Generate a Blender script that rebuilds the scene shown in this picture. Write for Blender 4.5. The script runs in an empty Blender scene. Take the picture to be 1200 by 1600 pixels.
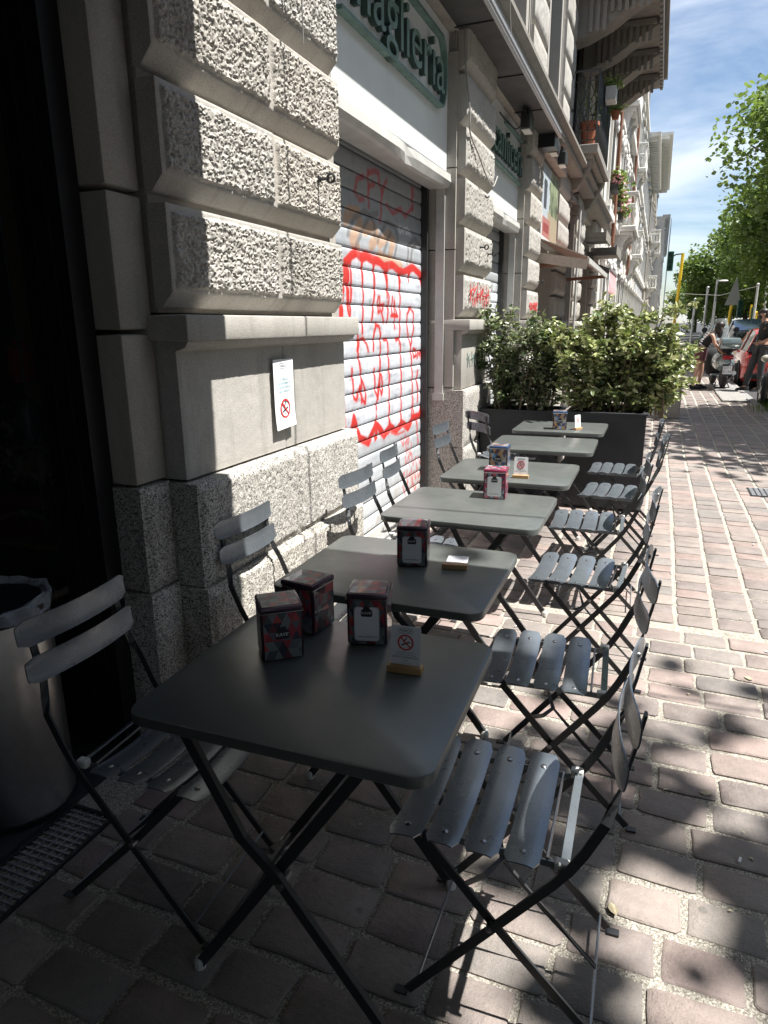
import bpy, bmesh, math, random
import numpy as np
from mathutils import Vector, Matrix

random.seed(7); RNG = np.random.default_rng(11)
R = math.radians
scene = bpy.context.scene
COL = scene.collection

# ------------------------------------------------------------------ camera
CAM_H = 1.52
cam_d = bpy.data.cameras.new('camera')
cam_d.sensor_fit = 'VERTICAL'; cam_d.sensor_height = 36.0; cam_d.lens = 24.0
cam_d.clip_start = 0.05; cam_d.clip_end = 2000
cam = bpy.data.objects.new('camera', cam_d); COL.objects.link(cam)
_r = Vector((0.93184048, 0.36272754, -0.01010167)); _u = Vector((-0.0865124, 0.24911219, 0.96460288))
_f = Vector((-0.35240448, 0.8979821, -0.26351325))
cam.matrix_world = Matrix(((_r.x, _u.x, -_f.x, 0), (_r.y, _u.y, -_f.y, 0), (_r.z, _u.z, -_f.z, CAM_H), (0, 0, 0, 1)))
scene.camera = cam

# ------------------------------------------------------------------ world, sun, exposure
SUN_EL, SUN_AZ = 64.0, 3.0          # azimuth measured from +X towards +Y
world = bpy.data.worlds.new("World"); scene.world = world; world.use_nodes = True
wn = world.node_tree; wn.nodes.clear()
def wnode(t, **k):
    n = wn.nodes.new(t)
    for a, b in k.items(): setattr(n, a, b)
    return n
wo = wnode('ShaderNodeOutputWorld'); bg = wnode('ShaderNodeBackground'); bg.inputs['Strength'].default_value = 0.062
sky = wnode('ShaderNodeTexSky', sky_type='NISHITA', sun_disc=False)
sky.sun_elevation = R(SUN_EL); sky.sun_rotation = R(90 - SUN_AZ); sky.air_density = 1.0; sky.dust_density = 0.6; sky.ozone_density = 2.2
tc = wnode('ShaderNodeTexCoord'); mp = wnode('ShaderNodeMapping'); mp.inputs['Scale'].default_value = (1.6, 1.1, 5.0)
mp.inputs['Rotation'].default_value = (0.0, 0.28, 0.3)
n1 = wnode('ShaderNodeTexNoise'); n1.inputs['Scale'].default_value = 1.9; n1.inputs['Detail'].default_value = 9; n1.inputs['Roughness'].default_value = 0.55; n1.inputs['Distortion'].default_value = 0.5
cr = wnode('ShaderNodeValToRGB'); cr.color_ramp.elements[0].position = 0.45; cr.color_ramp.elements[1].position = 0.76
cr.color_ramp.elements[0].color = (0, 0, 0, 1); cr.color_ramp.elements[1].color = (0.85, 0.85, 0.85, 1)
mx = wnode('ShaderNodeMix', data_type='RGBA'); mx.inputs['B'].default_value = (9.0, 9.4, 10.0, 1)
L = wn.links.new
L(tc.outputs['Generated'], mp.inputs['Vector']); L(mp.outputs['Vector'], n1.inputs['Vector']); L(n1.outputs['Fac'], cr.inputs['Fac'])
L(cr.outputs['Color'], mx.inputs['Factor']); L(sky.outputs['Color'], mx.inputs['A']); L(mx.outputs['Result'], bg.inputs['Color']); L(bg.outputs['Background'], wo.inputs['Surface'])

sun_d = bpy.data.lights.new('sun', 'SUN'); sun_d.energy = 5.0; sun_d.angle = R(0.53); sun_d.color = (1.0, 0.972, 0.92)
sun = bpy.data.objects.new('sun', sun_d); COL.objects.link(sun)
SUN_DIR = Vector((math.cos(R(SUN_EL)) * math.cos(R(SUN_AZ)), math.cos(R(SUN_EL)) * math.sin(R(SUN_AZ)), math.sin(R(SUN_EL))))
sun.rotation_euler = SUN_DIR.to_track_quat('Z', 'Y').to_euler(); sun.location = (3, 0, 12)
scene.view_settings.view_transform = 'Standard'; scene.view_settings.look = 'None'
scene.view_settings.exposure = 1.30; scene.view_settings.gamma = 1.0; scene.view_settings.use_curve_mapping = False
scene.render.engine = 'CYCLES'
scene.cycles.max_bounces = 6; scene.cycles.diffuse_bounces = 3; scene.cycles.glossy_bounces = 3
scene.cycles.transparent_max_bounces = 6; scene.cycles.use_denoising = True

# ------------------------------------------------------------------ materials
def newmat(name):
    m = bpy.data.materials.new(name); m.use_nodes = True; nt = m.node_tree
    return m, nt, nt.nodes['Principled BSDF']
def N(nt, t, ins=None, **k):
    n = nt.nodes.new(t)
    for a, b in k.items(): setattr(n, a, b)
    for a, b in (ins or {}).items(): n.inputs[a].default_value = b
    return n
def ramp(nt, stops, src, interp='LINEAR'):
    n = nt.nodes.new('ShaderNodeValToRGB'); e = n.color_ramp.elements; n.color_ramp.interpolation = interp
    while len(e) < len(stops): e.new(0.5)
    for i, (p, c) in enumerate(stops):
        e[i].position = p; e[i].color = (*c, 1) if len(c) == 3 else c
    nt.links.new(src, n.inputs['Fac']); return n.outputs['Color']
def mixc(nt, f, a, b, mode='MIX'):
    n = N(nt, 'ShaderNodeMix', data_type='RGBA', blend_type=mode)
    for key, v in (('Factor', f), ('A', a), ('B', b)):
        if hasattr(v, 'links'): nt.links.new(v, n.inputs[key])
        else: n.inputs[key].default_value = v if key == 'Factor' else (*v, 1)
    return n.outputs['Result']
def bump(nt, bs, src, strength, dist):
    b = N(nt, 'ShaderNodeBump', {'Strength': strength, 'Distance': dist}); nt.links.new(src, b.inputs['Height']); nt.links.new(b.outputs['Normal'], bs.inputs['Normal'])
def coords(nt, kind='Object', scale=(1, 1, 1)):
    t = N(nt, 'ShaderNodeTexCoord'); m = N(nt, 'ShaderNodeMapping', {'Scale': scale}); nt.links.new(t.outputs[kind], m.inputs['Vector']); return m.outputs['Vector']
def noise(nt, vec, scale, detail=5, rough=0.6):
    n = N(nt, 'ShaderNodeTexNoise', {'Scale': scale, 'Detail': detail, 'Roughness': rough}); nt.links.new(vec, n.inputs['Vector']); return n.outputs['Fac']
def plain(name, c, rough=0.6, metal=0.0, var=0.12, nscale=30, bmp=0.0, spec=0.5, coat=0.0):
    m, nt, bs = newmat(name); v = coords(nt); f = noise(nt, v, nscale)
    d = tuple(max(0, x * (1 - var)) for x in c); e = tuple(min(1, x * (1 + var)) for x in c)
    nt.links.new(ramp(nt, [(0.3, d), (0.7, e)], f), bs.inputs['Base Color'])
    bs.inputs['Roughness'].default_value = rough; bs.inputs['Metallic'].default_value = metal; bs.inputs['Specular IOR Level'].default_value = spec
    bs.inputs['Coat Weight'].default_value = coat
    if bmp: bump(nt, bs, noise(nt, v, nscale * 6, 3), bmp, 0.004)
    return m
def stone(name, a, b, speck=None, spscale=300, dirt=(0.12, 0.11, 0.095), tool=0.0, bmp=0.5, bscale=160, bdist=0.003, vein=0.35):
    m, nt, bs = newmat(name); v = coords(nt)
    col = ramp(nt, [(0.3, a), (0.7, b)], noise(nt, v, 6, 8, 0.65))
    fine = noise(nt, v, bscale, 4, 0.7)
    col = mixc(nt, 0.45, col, ramp(nt, [(0.35, tuple(x * 0.6 for x in a)), (0.6, b)], fine))
    if speck:
        vo = N(nt, 'ShaderNodeTexVoronoi', {'Scale': spscale}); nt.links.new(v, vo.inputs['Vector'])
        h = N(nt, 'ShaderNodeSeparateColor'); nt.links.new(vo.outputs['Color'], h.inputs[0])
        col = mixc(nt, ramp(nt, [(0.0, (1, 1, 1)), (0.30, (1, 1, 1)), (0.36, (0, 0, 0)), (1, (0, 0, 0))], h.outputs[0]), col, speck)
        col = mixc(nt, ramp(nt, [(0.0, (0, 0, 0)), (0.72, (0, 0, 0)), (0.8, (0.8,) * 3), (1, (1, 1, 1))], h.outputs[1]), col, tuple(min(1, x * 1.35) for x in b))
    dn = noise(nt, coords(nt, 'Object', (1, 1, 0.35)), 2.6, 9, 0.7)
    col = mixc(nt, ramp(nt, [(0.52, (0, 0, 0)), (0.75, (vein,) * 3)], dn), col, dirt)
    oi = N(nt, 'ShaderNodeObjectInfo'); col = mixc(nt, 1.0, col, ramp(nt, [(0, (.88, .87, .85)), (.5, (1, 1, 1)), (1, (1.0, .97, .93))], oi.outputs['Random']), 'MULTIPLY')
    stn = noise(nt, coords(nt, 'Object', (1, 5, .5)), 3.5, 6, .6); col = mixc(nt, ramp(nt, [(.56, (0, 0, 0)), (.72, (.3,) * 3)], stn), col, tuple(x * .45 for x in a))
    nt.links.new(col, bs.inputs['Base Color']); bs.inputs['Roughness'].default_value = 0.85; bs.inputs['Specular IOR Level'].default_value = 0.25
    src = fine
    if tool:
        w = N(nt, 'ShaderNodeTexWave', {'Scale': 34, 'Distortion': 14, 'Detail': 4, 'Detail Scale': 3.2}, bands_direction='Z'); nt.links.new(v, w.inputs['Vector'])
        ad = N(nt, 'ShaderNodeMath', operation='MULTIPLY_ADD'); nt.links.new(w.outputs['Fac'], ad.inputs[0]); ad.inputs[1].default_value = tool; nt.links.new(fine, ad.inputs[2]); src = ad.outputs[0]
    bump(nt, bs, src, bmp, bdist)
    return m
M = {}
M['block'] = stone('hammered_stone', (0.38, 0.365, 0.335), (0.49, 0.47, 0.435), bmp=0.8, bdist=0.004, vein=0.5)
M['smooth'] = stone('smooth_stone', (0.34, 0.32, 0.29), (0.43, 0.41, 0.375), tool=0.0, bmp=0.35, bdist=0.0015, vein=0.45)
M['tooled'] = stone('tooled_stone', (0.37, 0.355, 0.325), (0.47, 0.45, 0.415), tool=0.35, bmp=0.5, bdist=0.0022, vein=0.35)
M['granite'] = stone('speckled_granite', (0.37, 0.355, 0.33), (0.50, 0.48, 0.44), speck=(0.10, 0.097, 0.093), spscale=250, bmp=0.6, bdist=0.003, vein=0.25)
M['brown_stone'] = stone('brown_stone', (0.20, 0.188, 0.17), (0.29, 0.275, 0.25), bmp=0.4)
M['white_stone'] = stone('white_stucco', (0.55, 0.54, 0.51), (0.70, 0.69, 0.66), bmp=0.3, vein=0.35, dirt=(0.28, 0.26, 0.23))
M['white_trim'] = stone('white_trim', (0.66, 0.65, 0.62), (0.78, 0.77, 0.74), bmp=0.3, vein=0.4, dirt=(0.3, 0.28, 0.25))
M['grey_stucco'] = stone('grey_stucco', (0.44, 0.45, 0.46), (0.54, 0.55, 0.56), bmp=0.2, vein=0.2)
M['tan_stucco'] = stone('tan_stucco', (0.40, 0.36, 0.30), (0.52, 0.47, 0.40), bmp=0.2, vein=0.3)
M['grit'] = stone('pale_joint_grit', (0.28, 0.265, 0.235), (0.46, 0.435, 0.385), speck=(0.22, 0.20, 0.17), spscale=260, bmp=1.0, bscale=170, bdist=0.008, vein=0.35)
M['asphalt'] = stone('asphalt', (0.045, 0.045, 0.048), (0.075, 0.075, 0.078), bmp=0.5, vein=0.0)
M['kerb'] = stone('kerb_granite', (0.21, 0.205, 0.20), (0.29, 0.285, 0.28), speck=(0.12, 0.12, 0.12), spscale=120, bmp=0.4, vein=0.2)
M['concrete'] = stone('concrete', (0.30, 0.27, 0.23), (0.40, 0.36, 0.31), bmp=0.4, vein=0.3)

def paver_mat():
    m, nt, bs = newmat('porphyry_paver')
    oi = N(nt, 'ShaderNodeObjectInfo'); g = N(nt, 'ShaderNodeNewGeometry')
    a = N(nt, 'ShaderNodeMath', operation='ADD'); nt.links.new(oi.outputs['Random'], a.inputs[0]); nt.links.new(g.outputs['Random Per Island'], a.inputs[1])
    fr = N(nt, 'ShaderNodeMath', operation='FRACT'); nt.links.new(a.outputs[0], fr.inputs[0])
    col = ramp(nt, [(0.0, (0.15, 0.145, 0.14)), (0.16, (0.28, 0.20, 0.175)), (0.32, (0.18, 0.17, 0.16)), (0.5, (0.32, 0.23, 0.205)), (0.66, (0.25, 0.23, 0.205)), (0.82, (0.18, 0.15, 0.14)), (1.0, (0.33, 0.275, 0.24))], fr.outputs[0])
    v = coords(nt, 'Object'); vv = N(nt, 'ShaderNodeVectorMath', operation='ADD'); nt.links.new(g.outputs['Position'], vv.inputs[0])
    p = vv.outputs[0]
    mott = noise(nt, p, 14, 8, 0.7); fine = noise(nt, p, 240, 3, 0.7); mid = noise(nt, p, 55, 6, 0.7)
    col = mixc(nt, 0.40, col, ramp(nt, [(0.3, (0.13, 0.12, 0.115)), (0.7, (0.36, 0.31, 0.28))], mott))
    col = mixc(nt, ramp(nt, [(0.62, (0, 0, 0)), (0.72, (0.6,) * 3)], fine), col, (0.42, 0.39, 0.36))
    col = mixc(nt, ramp(nt, [(0.30, (0.7,) * 3), (0.40, (0, 0, 0))], fine), col, (0.07, 0.065, 0.065))
    big = noise(nt, p, 1.7, 6, .6); col = mixc(nt, 1.0, col, ramp(nt, [(.3, (.78, .78, .79)), (.7, (1.08, 1.06, 1.04))], big), 'MULTIPLY')
    gum = N(nt, 'ShaderNodeTexVoronoi', {'Scale': 5.5, 'Randomness': 1.0}); nt.links.new(p, gum.inputs['Vector']); col = mixc(nt, ramp(nt, [(0.0, (.55,) * 3), (0.055, (.5,) * 3), (0.075, (0, 0, 0))], gum.outputs['Distance']), col, (.10, .095, .09))
    nt.links.new(col, bs.inputs['Base Color']); bs.inputs['Roughness'].default_value = 0.6; bs.inputs['Specular IOR Level'].default_value = 0.4
    ad = N(nt, 'ShaderNodeMath', operation='MULTIPLY_ADD'); nt.links.new(fine, ad.inputs[0]); ad.inputs[1].default_value = 0.3; nt.links.new(mid, ad.inputs[2])
    bump(nt, bs, ad.outputs[0], 0.9, 0.006); return m
M['paver'] = paver_mat()

def coated(name, c, rough=0.38, metal=0.25):
    m, nt, bs = newmat(name); v = coords(nt)
    oi = N(nt, 'ShaderNodeObjectInfo'); va = N(nt, 'ShaderNodeVectorMath', operation='ADD'); nt.links.new(v, va.inputs[0]); cv = N(nt, 'ShaderNodeCombineXYZ'); ml = N(nt, 'ShaderNodeMath', operation='MULTIPLY'); nt.links.new(oi.outputs['Random'], ml.inputs[0]); ml.inputs[1].default_value = 40; nt.links.new(ml.outputs[0], cv.inputs[0]); nt.links.new(cv.outputs[0], va.inputs[1]); v = va.outputs[0]
    f = noise(nt, v, 9, 6, 0.6); bc = ramp(nt, [(0.3, tuple(x * 0.90 for x in c)), (0.7, tuple(x * 1.12 for x in c))], f)
    dust = noise(nt, v, 130, 4, .75); bc = mixc(nt, ramp(nt, [(.60, (0, 0, 0)), (.70, (.35,) * 3)], dust), bc, tuple(min(1, x * 1.9) for x in c))
    chip = noise(nt, v, 60, 2, .5); bc = mixc(nt, ramp(nt, [(.74, (0, 0, 0)), (.76, (.6,) * 3)], chip), bc, tuple(x * .35 for x in c)); nt.links.new(bc, bs.inputs['Base Color'])
    r = N(nt, 'ShaderNodeMapRange', {'To Min': rough - 0.05, 'To Max': rough + 0.08}); nt.links.new(noise(nt, v, 22, 5), r.inputs['Value']); nt.links.new(r.outputs[0], bs.inputs['Roughness'])
    bs.inputs['Metallic'].default_value = metal; bs.inputs['Specular IOR Level'].default_value = 0.6
    bump(nt, bs, noise(nt, v, 900, 2), 0.08, 0.0006); return m
M['table_paint'] = coated('table_grey_paint', (0.12, 0.13, 0.123), 0.31, .3)
M['slat_paint'] = coated('slat_grey_paint', (0.19, 0.215, 0.24), 0.27, .6)
M['frame_paint'] = coated('dark_frame_paint', (0.035, 0.037, 0.04), 0.42)
M['rivet'] = plain('rivet_steel', (0.32, 0.32, 0.33), 0.35, 1.0)
M['white_plastic'] = plain('pale_nylon', (0.6, 0.6, 0.56), 0.5)
M['planter'] = plain('anthracite_planter', (0.028, 0.030, 0.034), 0.55, 0.1, 0.2, 8, 0.1)
M['black'] = plain('black_lacquer', (0.010, 0.010, 0.012), 0.35)
M['dark_metal'] = plain('dark_metal', (0.05, 0.05, 0.05), 0.45, 0.5)
M['dark_int'] = plain('dark_interior', (0.035, 0.03, 0.025), 0.9)
M['steel'] = plain('brushed_steel', (0.62, 0.61, 0.60), 0.33, 1.0, 0.08, 40)
M['galv'] = plain('galvanised_steel', (0.38, 0.39, 0.40), 0.5, 0.7)
M['white_metal'] = plain('dirty_white_metal', (0.47, 0.465, 0.44), 0.5, 0.0, 0.12, 7)
M['sign_white'] = plain('white_sign_panel', (0.66, 0.68, 0.67), 0.42, 0.0, 0.06, 3)
M['teal'] = plain('weathered_teal_enamel', (0.13, 0.215, 0.19), 0.5, 0.0, 0.3, 14)
M['teal_dark'] = plain('dark_teal_side', (0.045, 0.085, 0.075), 0.5, 0.0, 0.3, 14)
M['soffit'] = plain('charcoal_soffit', (0.05, 0.05, 0.05), 0.7, 0, 0.3, 6)
M['wood'] = plain('beech_wood', (0.45, 0.27, 0.12), 0.5, 0, 0.2, 40)
M['paper'] = plain('white_paper', (0.78, 0.78, 0.80), 0.7, 0, 0.02)
M['ink'] = plain('black_ink', (0.015, 0.015, 0.018), 0.6)
M['ink_grey'] = plain('grey_ink', (0.12, 0.14, 0.18), 0.6)
M['ink_teal'] = plain('teal_ink', (0.05, 0.28, 0.32), 0.6)
M['sign_red'] = plain('sign_red', (0.62, 0.03, 0.03), 0.5, 0, 0.03)
M['terracotta'] = plain('terracotta', (0.35, 0.12, 0.06), 0.8, 0, 0.2)
M['copper_pipe'] = plain('rust_red_pipe', (0.22, 0.10, 0.06), 0.6)
M['green_shutter'] = plain('green_shutter', (0.03, 0.10, 0.07), 0.6)
M['yellow'] = plain('yellow_pole', (0.75, 0.50, 0.02), 0.5)
M['green_light'] = plain('traffic_green_body', (0.02, 0.09, 0.07), 0.5)
M['awning_red'] = plain('red_awning', (0.30, 0.09, 0.07), 0.8)
M['awning_cream'] = plain('cream_awning', (0.42, 0.35, 0.29), 0.8)
M['awning_dark'] = plain('charcoal_awning', (0.035, 0.035, 0.04), 0.9)
M['cable'] = plain('grey_cable', (0.25, 0.24, 0.22), 0.6)
M['cable_dark'] = plain('black_cable', (0.02, 0.02, 0.02), 0.6)
M['bark'] = plain('tree_bark', (0.13, 0.105, 0.08), 0.9, 0, 0.35, 12, 0.8)
M['twig'] = plain('shrub_twig', (0.16, 0.12, 0.08), 0.8)
M['soil'] = plain('dark_soil', (0.05, 0.038, 0.028), 0.95, 0, 0.3, 60, 0.8)
M['skin'] = plain('skin', (0.42, 0.24, 0.17), 0.55, 0, 0.05)
M['hair'] = plain('dark_hair', (0.02, 0.014, 0.012), 0.5)
M['black_cloth'] = plain('black_cotton', (0.016, 0.016, 0.018), 0.9)
M['charcoal_cloth'] = plain('charcoal_trousers', (0.045, 0.045, 0.05), 0.9)
M['maroon_cloth'] = plain('maroon_shorts', (0.10, 0.035, 0.04), 0.9)
M['rubber'] = plain('tyre_rubber', (0.02, 0.02, 0.02), 0.8)
M['scooter'] = plain('pale_grey_green_paint', (0.26, 0.32, 0.33), 0.2, 0.4, 0.03, 5, 0, 0.6, 0.8)
M['tail'] = plain('red_tail_lens', (0.35, 0.01, 0.015), 0.15)
M['flower'] = plain('pink_flower', (0.60, 0.28, 0.32), 0.7)
M['red_bag'] = plain('red_card', (0.30, 0.015, 0.02), 0.5)
M['dry_petal'] = plain('dry_white_petals', (0.6, 0.55, 0.48), 0.8)
M['kraft'] = plain('kraft_card', (0.42, 0.36, 0.24), 0.8)
def paint(name, c): return plain(name, c, 0.22, 0.2, 0.02, 3, 0, 0.5, 1.0)
M['car_red'] = paint('red_car_paint', (0.48, 0.06, 0.05)); M['car_cream'] = paint('champagne_car_paint', (0.48, 0.45, 0.38)); M['car_blue'] = paint('blue_car_paint', (0.08, 0.14, 0.27))
M['car_grey'] = paint('silver_car_paint', (0.36, 0.38, 0.40)); M['car_white'] = paint('white_car_paint', (0.7, 0.7, 0.7)); M['car_teal'] = paint('teal_car_paint', (0.10, 0.20, 0.20))

def glass(name, tint, rough=0.03, alpha=0.35):
    m, nt, bs = newmat(name); bs.inputs['Base Color'].default_value = (*tint, 1); bs.inputs['Roughness'].default_value = rough
    bs.inputs['Specular IOR Level'].default_value = 0.8; bs.inputs['Alpha'].default_value = alpha
    v = coords(nt); bump(nt, bs, noise(nt, v, 1.2, 2), 0.02, 0.01); return m
M['dark_glass'] = glass('dark_window_glass', (0.02, 0.022, 0.025), 0.04, 1.0)
M['pane'] = glass('window_pane', (0.05, 0.055, 0.06), 0.03, 0.35)
M['screen'] = glass('clear_windscreen', (0.5, 0.55, 0.55), 0.03, 0.3)

def bag_mat():
    m, nt, bs = newmat('clear_plastic_liner'); bs.inputs['Base Color'].default_value = (0.55, 0.6, 0.65, 1); bs.inputs['Roughness'].default_value = 0.12
    bs.inputs['Alpha'].default_value = 0.38; v = coords(nt); bump(nt, bs, noise(nt, v, 45, 4), 0.8, 0.01); return m
M['bag'] = bag_mat()

def leafmat(name, cols, trans=0.25, rough=0.45):
    m, nt, bs = newmat(name); g = N(nt, 'ShaderNodeNewGeometry')
    col = ramp(nt, [(i / (len(cols) - 1), c) for i, c in enumerate(cols)], g.outputs['Random Per Island'])
    nt.links.new(col, bs.inputs['Base Color']); bs.inputs['Roughness'].default_value = rough; bs.inputs['Specular IOR Level'].default_value = 0.4
    t = N(nt, 'ShaderNodeBsdfTranslucent'); nt.links.new(mixc(nt, 0.5, col, (0.25, 0.35, 0.05)), t.inputs['Color'])
    ms = N(nt, 'ShaderNodeMixShader', {'Fac': trans}); o = nt.nodes['Material Output']
    nt.links.new(bs.outputs[0], ms.inputs[1]); nt.links.new(t.outputs[0], ms.inputs[2]); nt.links.new(ms.outputs[0], o.inputs['Surface']); return m
M['tree_leaf'] = leafmat('plane_tree_leaves', [(0.06, 0.11, 0.025), (0.09, 0.15, 0.035), (0.12, 0.19, 0.05), (0.16, 0.23, 0.065), (0.10, 0.16, 0.04)], 0.38)
M['tree_leaf_dark'] = leafmat('dark_tree_leaves', [(0.05, 0.095, 0.025), (0.075, 0.13, 0.03), (0.10, 0.165, 0.045), (0.13, 0.19, 0.05)], 0.38)
M['shrub_leaf'] = leafmat('variegated_shrub_leaves', [(0.06, 0.10, 0.04), (0.16, 0.20, 0.07), (0.40, 0.42, 0.20), (0.07, 0.11, 0.05), (0.52, 0.52, 0.30), (0.13, 0.18, 0.07), (0.34, 0.36, 0.12), (0.48, 0.48, 0.30)], 0.2, 0.28)
M['shrub_green'] = leafmat('green_shrub_leaves', [(0.045, 0.075, 0.03), (0.07, 0.11, 0.045), (0.24, 0.27, 0.15), (0.07, 0.10, 0.045), (0.42, 0.44, 0.29), (0.12, 0.15, 0.08), (0.32, 0.34, 0.21)], 0.15, 0.28)
M['pot_leaf'] = leafmat('potted_plant_leaves', [(0.08, 0.15, 0.03), (0.16, 0.24, 0.06), (0.26, 0.32, 0.10)], 0.25)
M['grass'] = leafmat('verge_grass', [(0.06, 0.12, 0.02), (0.12, 0.2, 0.04)], 0.2)

def island_mat(name, cols, rough=0.3):
    m, nt, bs = newmat(name); g = N(nt, 'ShaderNodeNewGeometry')
    col = ramp(nt, [(i / len(cols), c) for i, c in enumerate(cols)], g.outputs['Random Per Island'], 'CONSTANT')
    nt.links.new(col, bs.inputs['Base Color']); bs.inputs['Roughness'].default_value = rough; bs.inputs['Coat Weight'].default_value = 0.7; return m
M['tri_red'] = island_mat('red_triangle_print', [(0.03, 0.02, 0.035), (0.30, 0.03, 0.045), (0.06, 0.07, 0.08), (0.12, 0.02, 0.03), (0.16, 0.18, 0.18), (0.42, 0.06, 0.06), (0.02, 0.025, 0.05), (0.10, 0.11, 0.13)])
M['tri_pink'] = island_mat('pink_triangle_print', [(0.45, 0.04, 0.10), (0.05, 0.04, 0.07), (0.55, 0.14, 0.18), (0.25, 0.3, 0.35), (0.3, 0.03, 0.08), (0.04, 0.05, 0.09)])
M['tri_blue'] = island_mat('blue_triangle_print', [(0.05, 0.12, 0.28), (0.35, 0.28, 0.20), (0.03, 0.04, 0.08), (0.18, 0.30, 0.45), (0.40, 0.22, 0.10), (0.12, 0.03, 0.04), (0.35, 0.38, 0.42), (0.04, 0.08, 0.18)])

def vcol(name, rough=0.5, attr='paint'):
    m, nt, bs = newmat(name); a = N(nt, 'ShaderNodeAttribute', attribute_name=attr)
    v = coords(nt); f = noise(nt, v, 18, 6); nt.links.new(mixc(nt, 1.0, a.outputs['Color'], ramp(nt, [(0.3, (0.86,) * 3), (0.7, (1, 1, 1))], f), 'MULTIPLY'), bs.inputs['Base Color'])
    bs.inputs['Roughness'].default_value = rough; return m
M['graffiti'] = vcol('painted_shutter_metal', 0.45); M['poster'] = vcol('printed_poster', 0.5)

# ------------------------------------------------------------------ helpers
def wloc(o):
    v = Vector((0, 0, 0))
    while o is not None: v += o.location; o = o.parent
    return v
def tag(o, label=None, cat=None, group=None, kind=None):
    if label: o['label'] = label
    if cat: o['category'] = cat
    if group: o['group'] = group
    if kind: o['kind'] = kind
    return o
def thing(name, label, cat, loc=(0, 0, 0), group=None, rz=0.0):
    o = bpy.data.objects.new(name, None); o.empty_display_size = 0.1; COL.objects.link(o); o.location = loc; o.rotation_euler = (0, 0, rz)
    return tag(o, label, cat, group)
def link(name, me, parent=None, loc=None):
    o = bpy.data.objects.new(name, me); COL.objects.link(o)
    if parent is not None: o.parent = parent
    if loc is not None: o.location = loc
    return o
def copy_tree(o, parent=None):
    c = o.copy(); COL.objects.link(c)
    if parent is not None: c.parent = parent
    for ch in list(o.children): copy_tree(ch, c)
    return c

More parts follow.
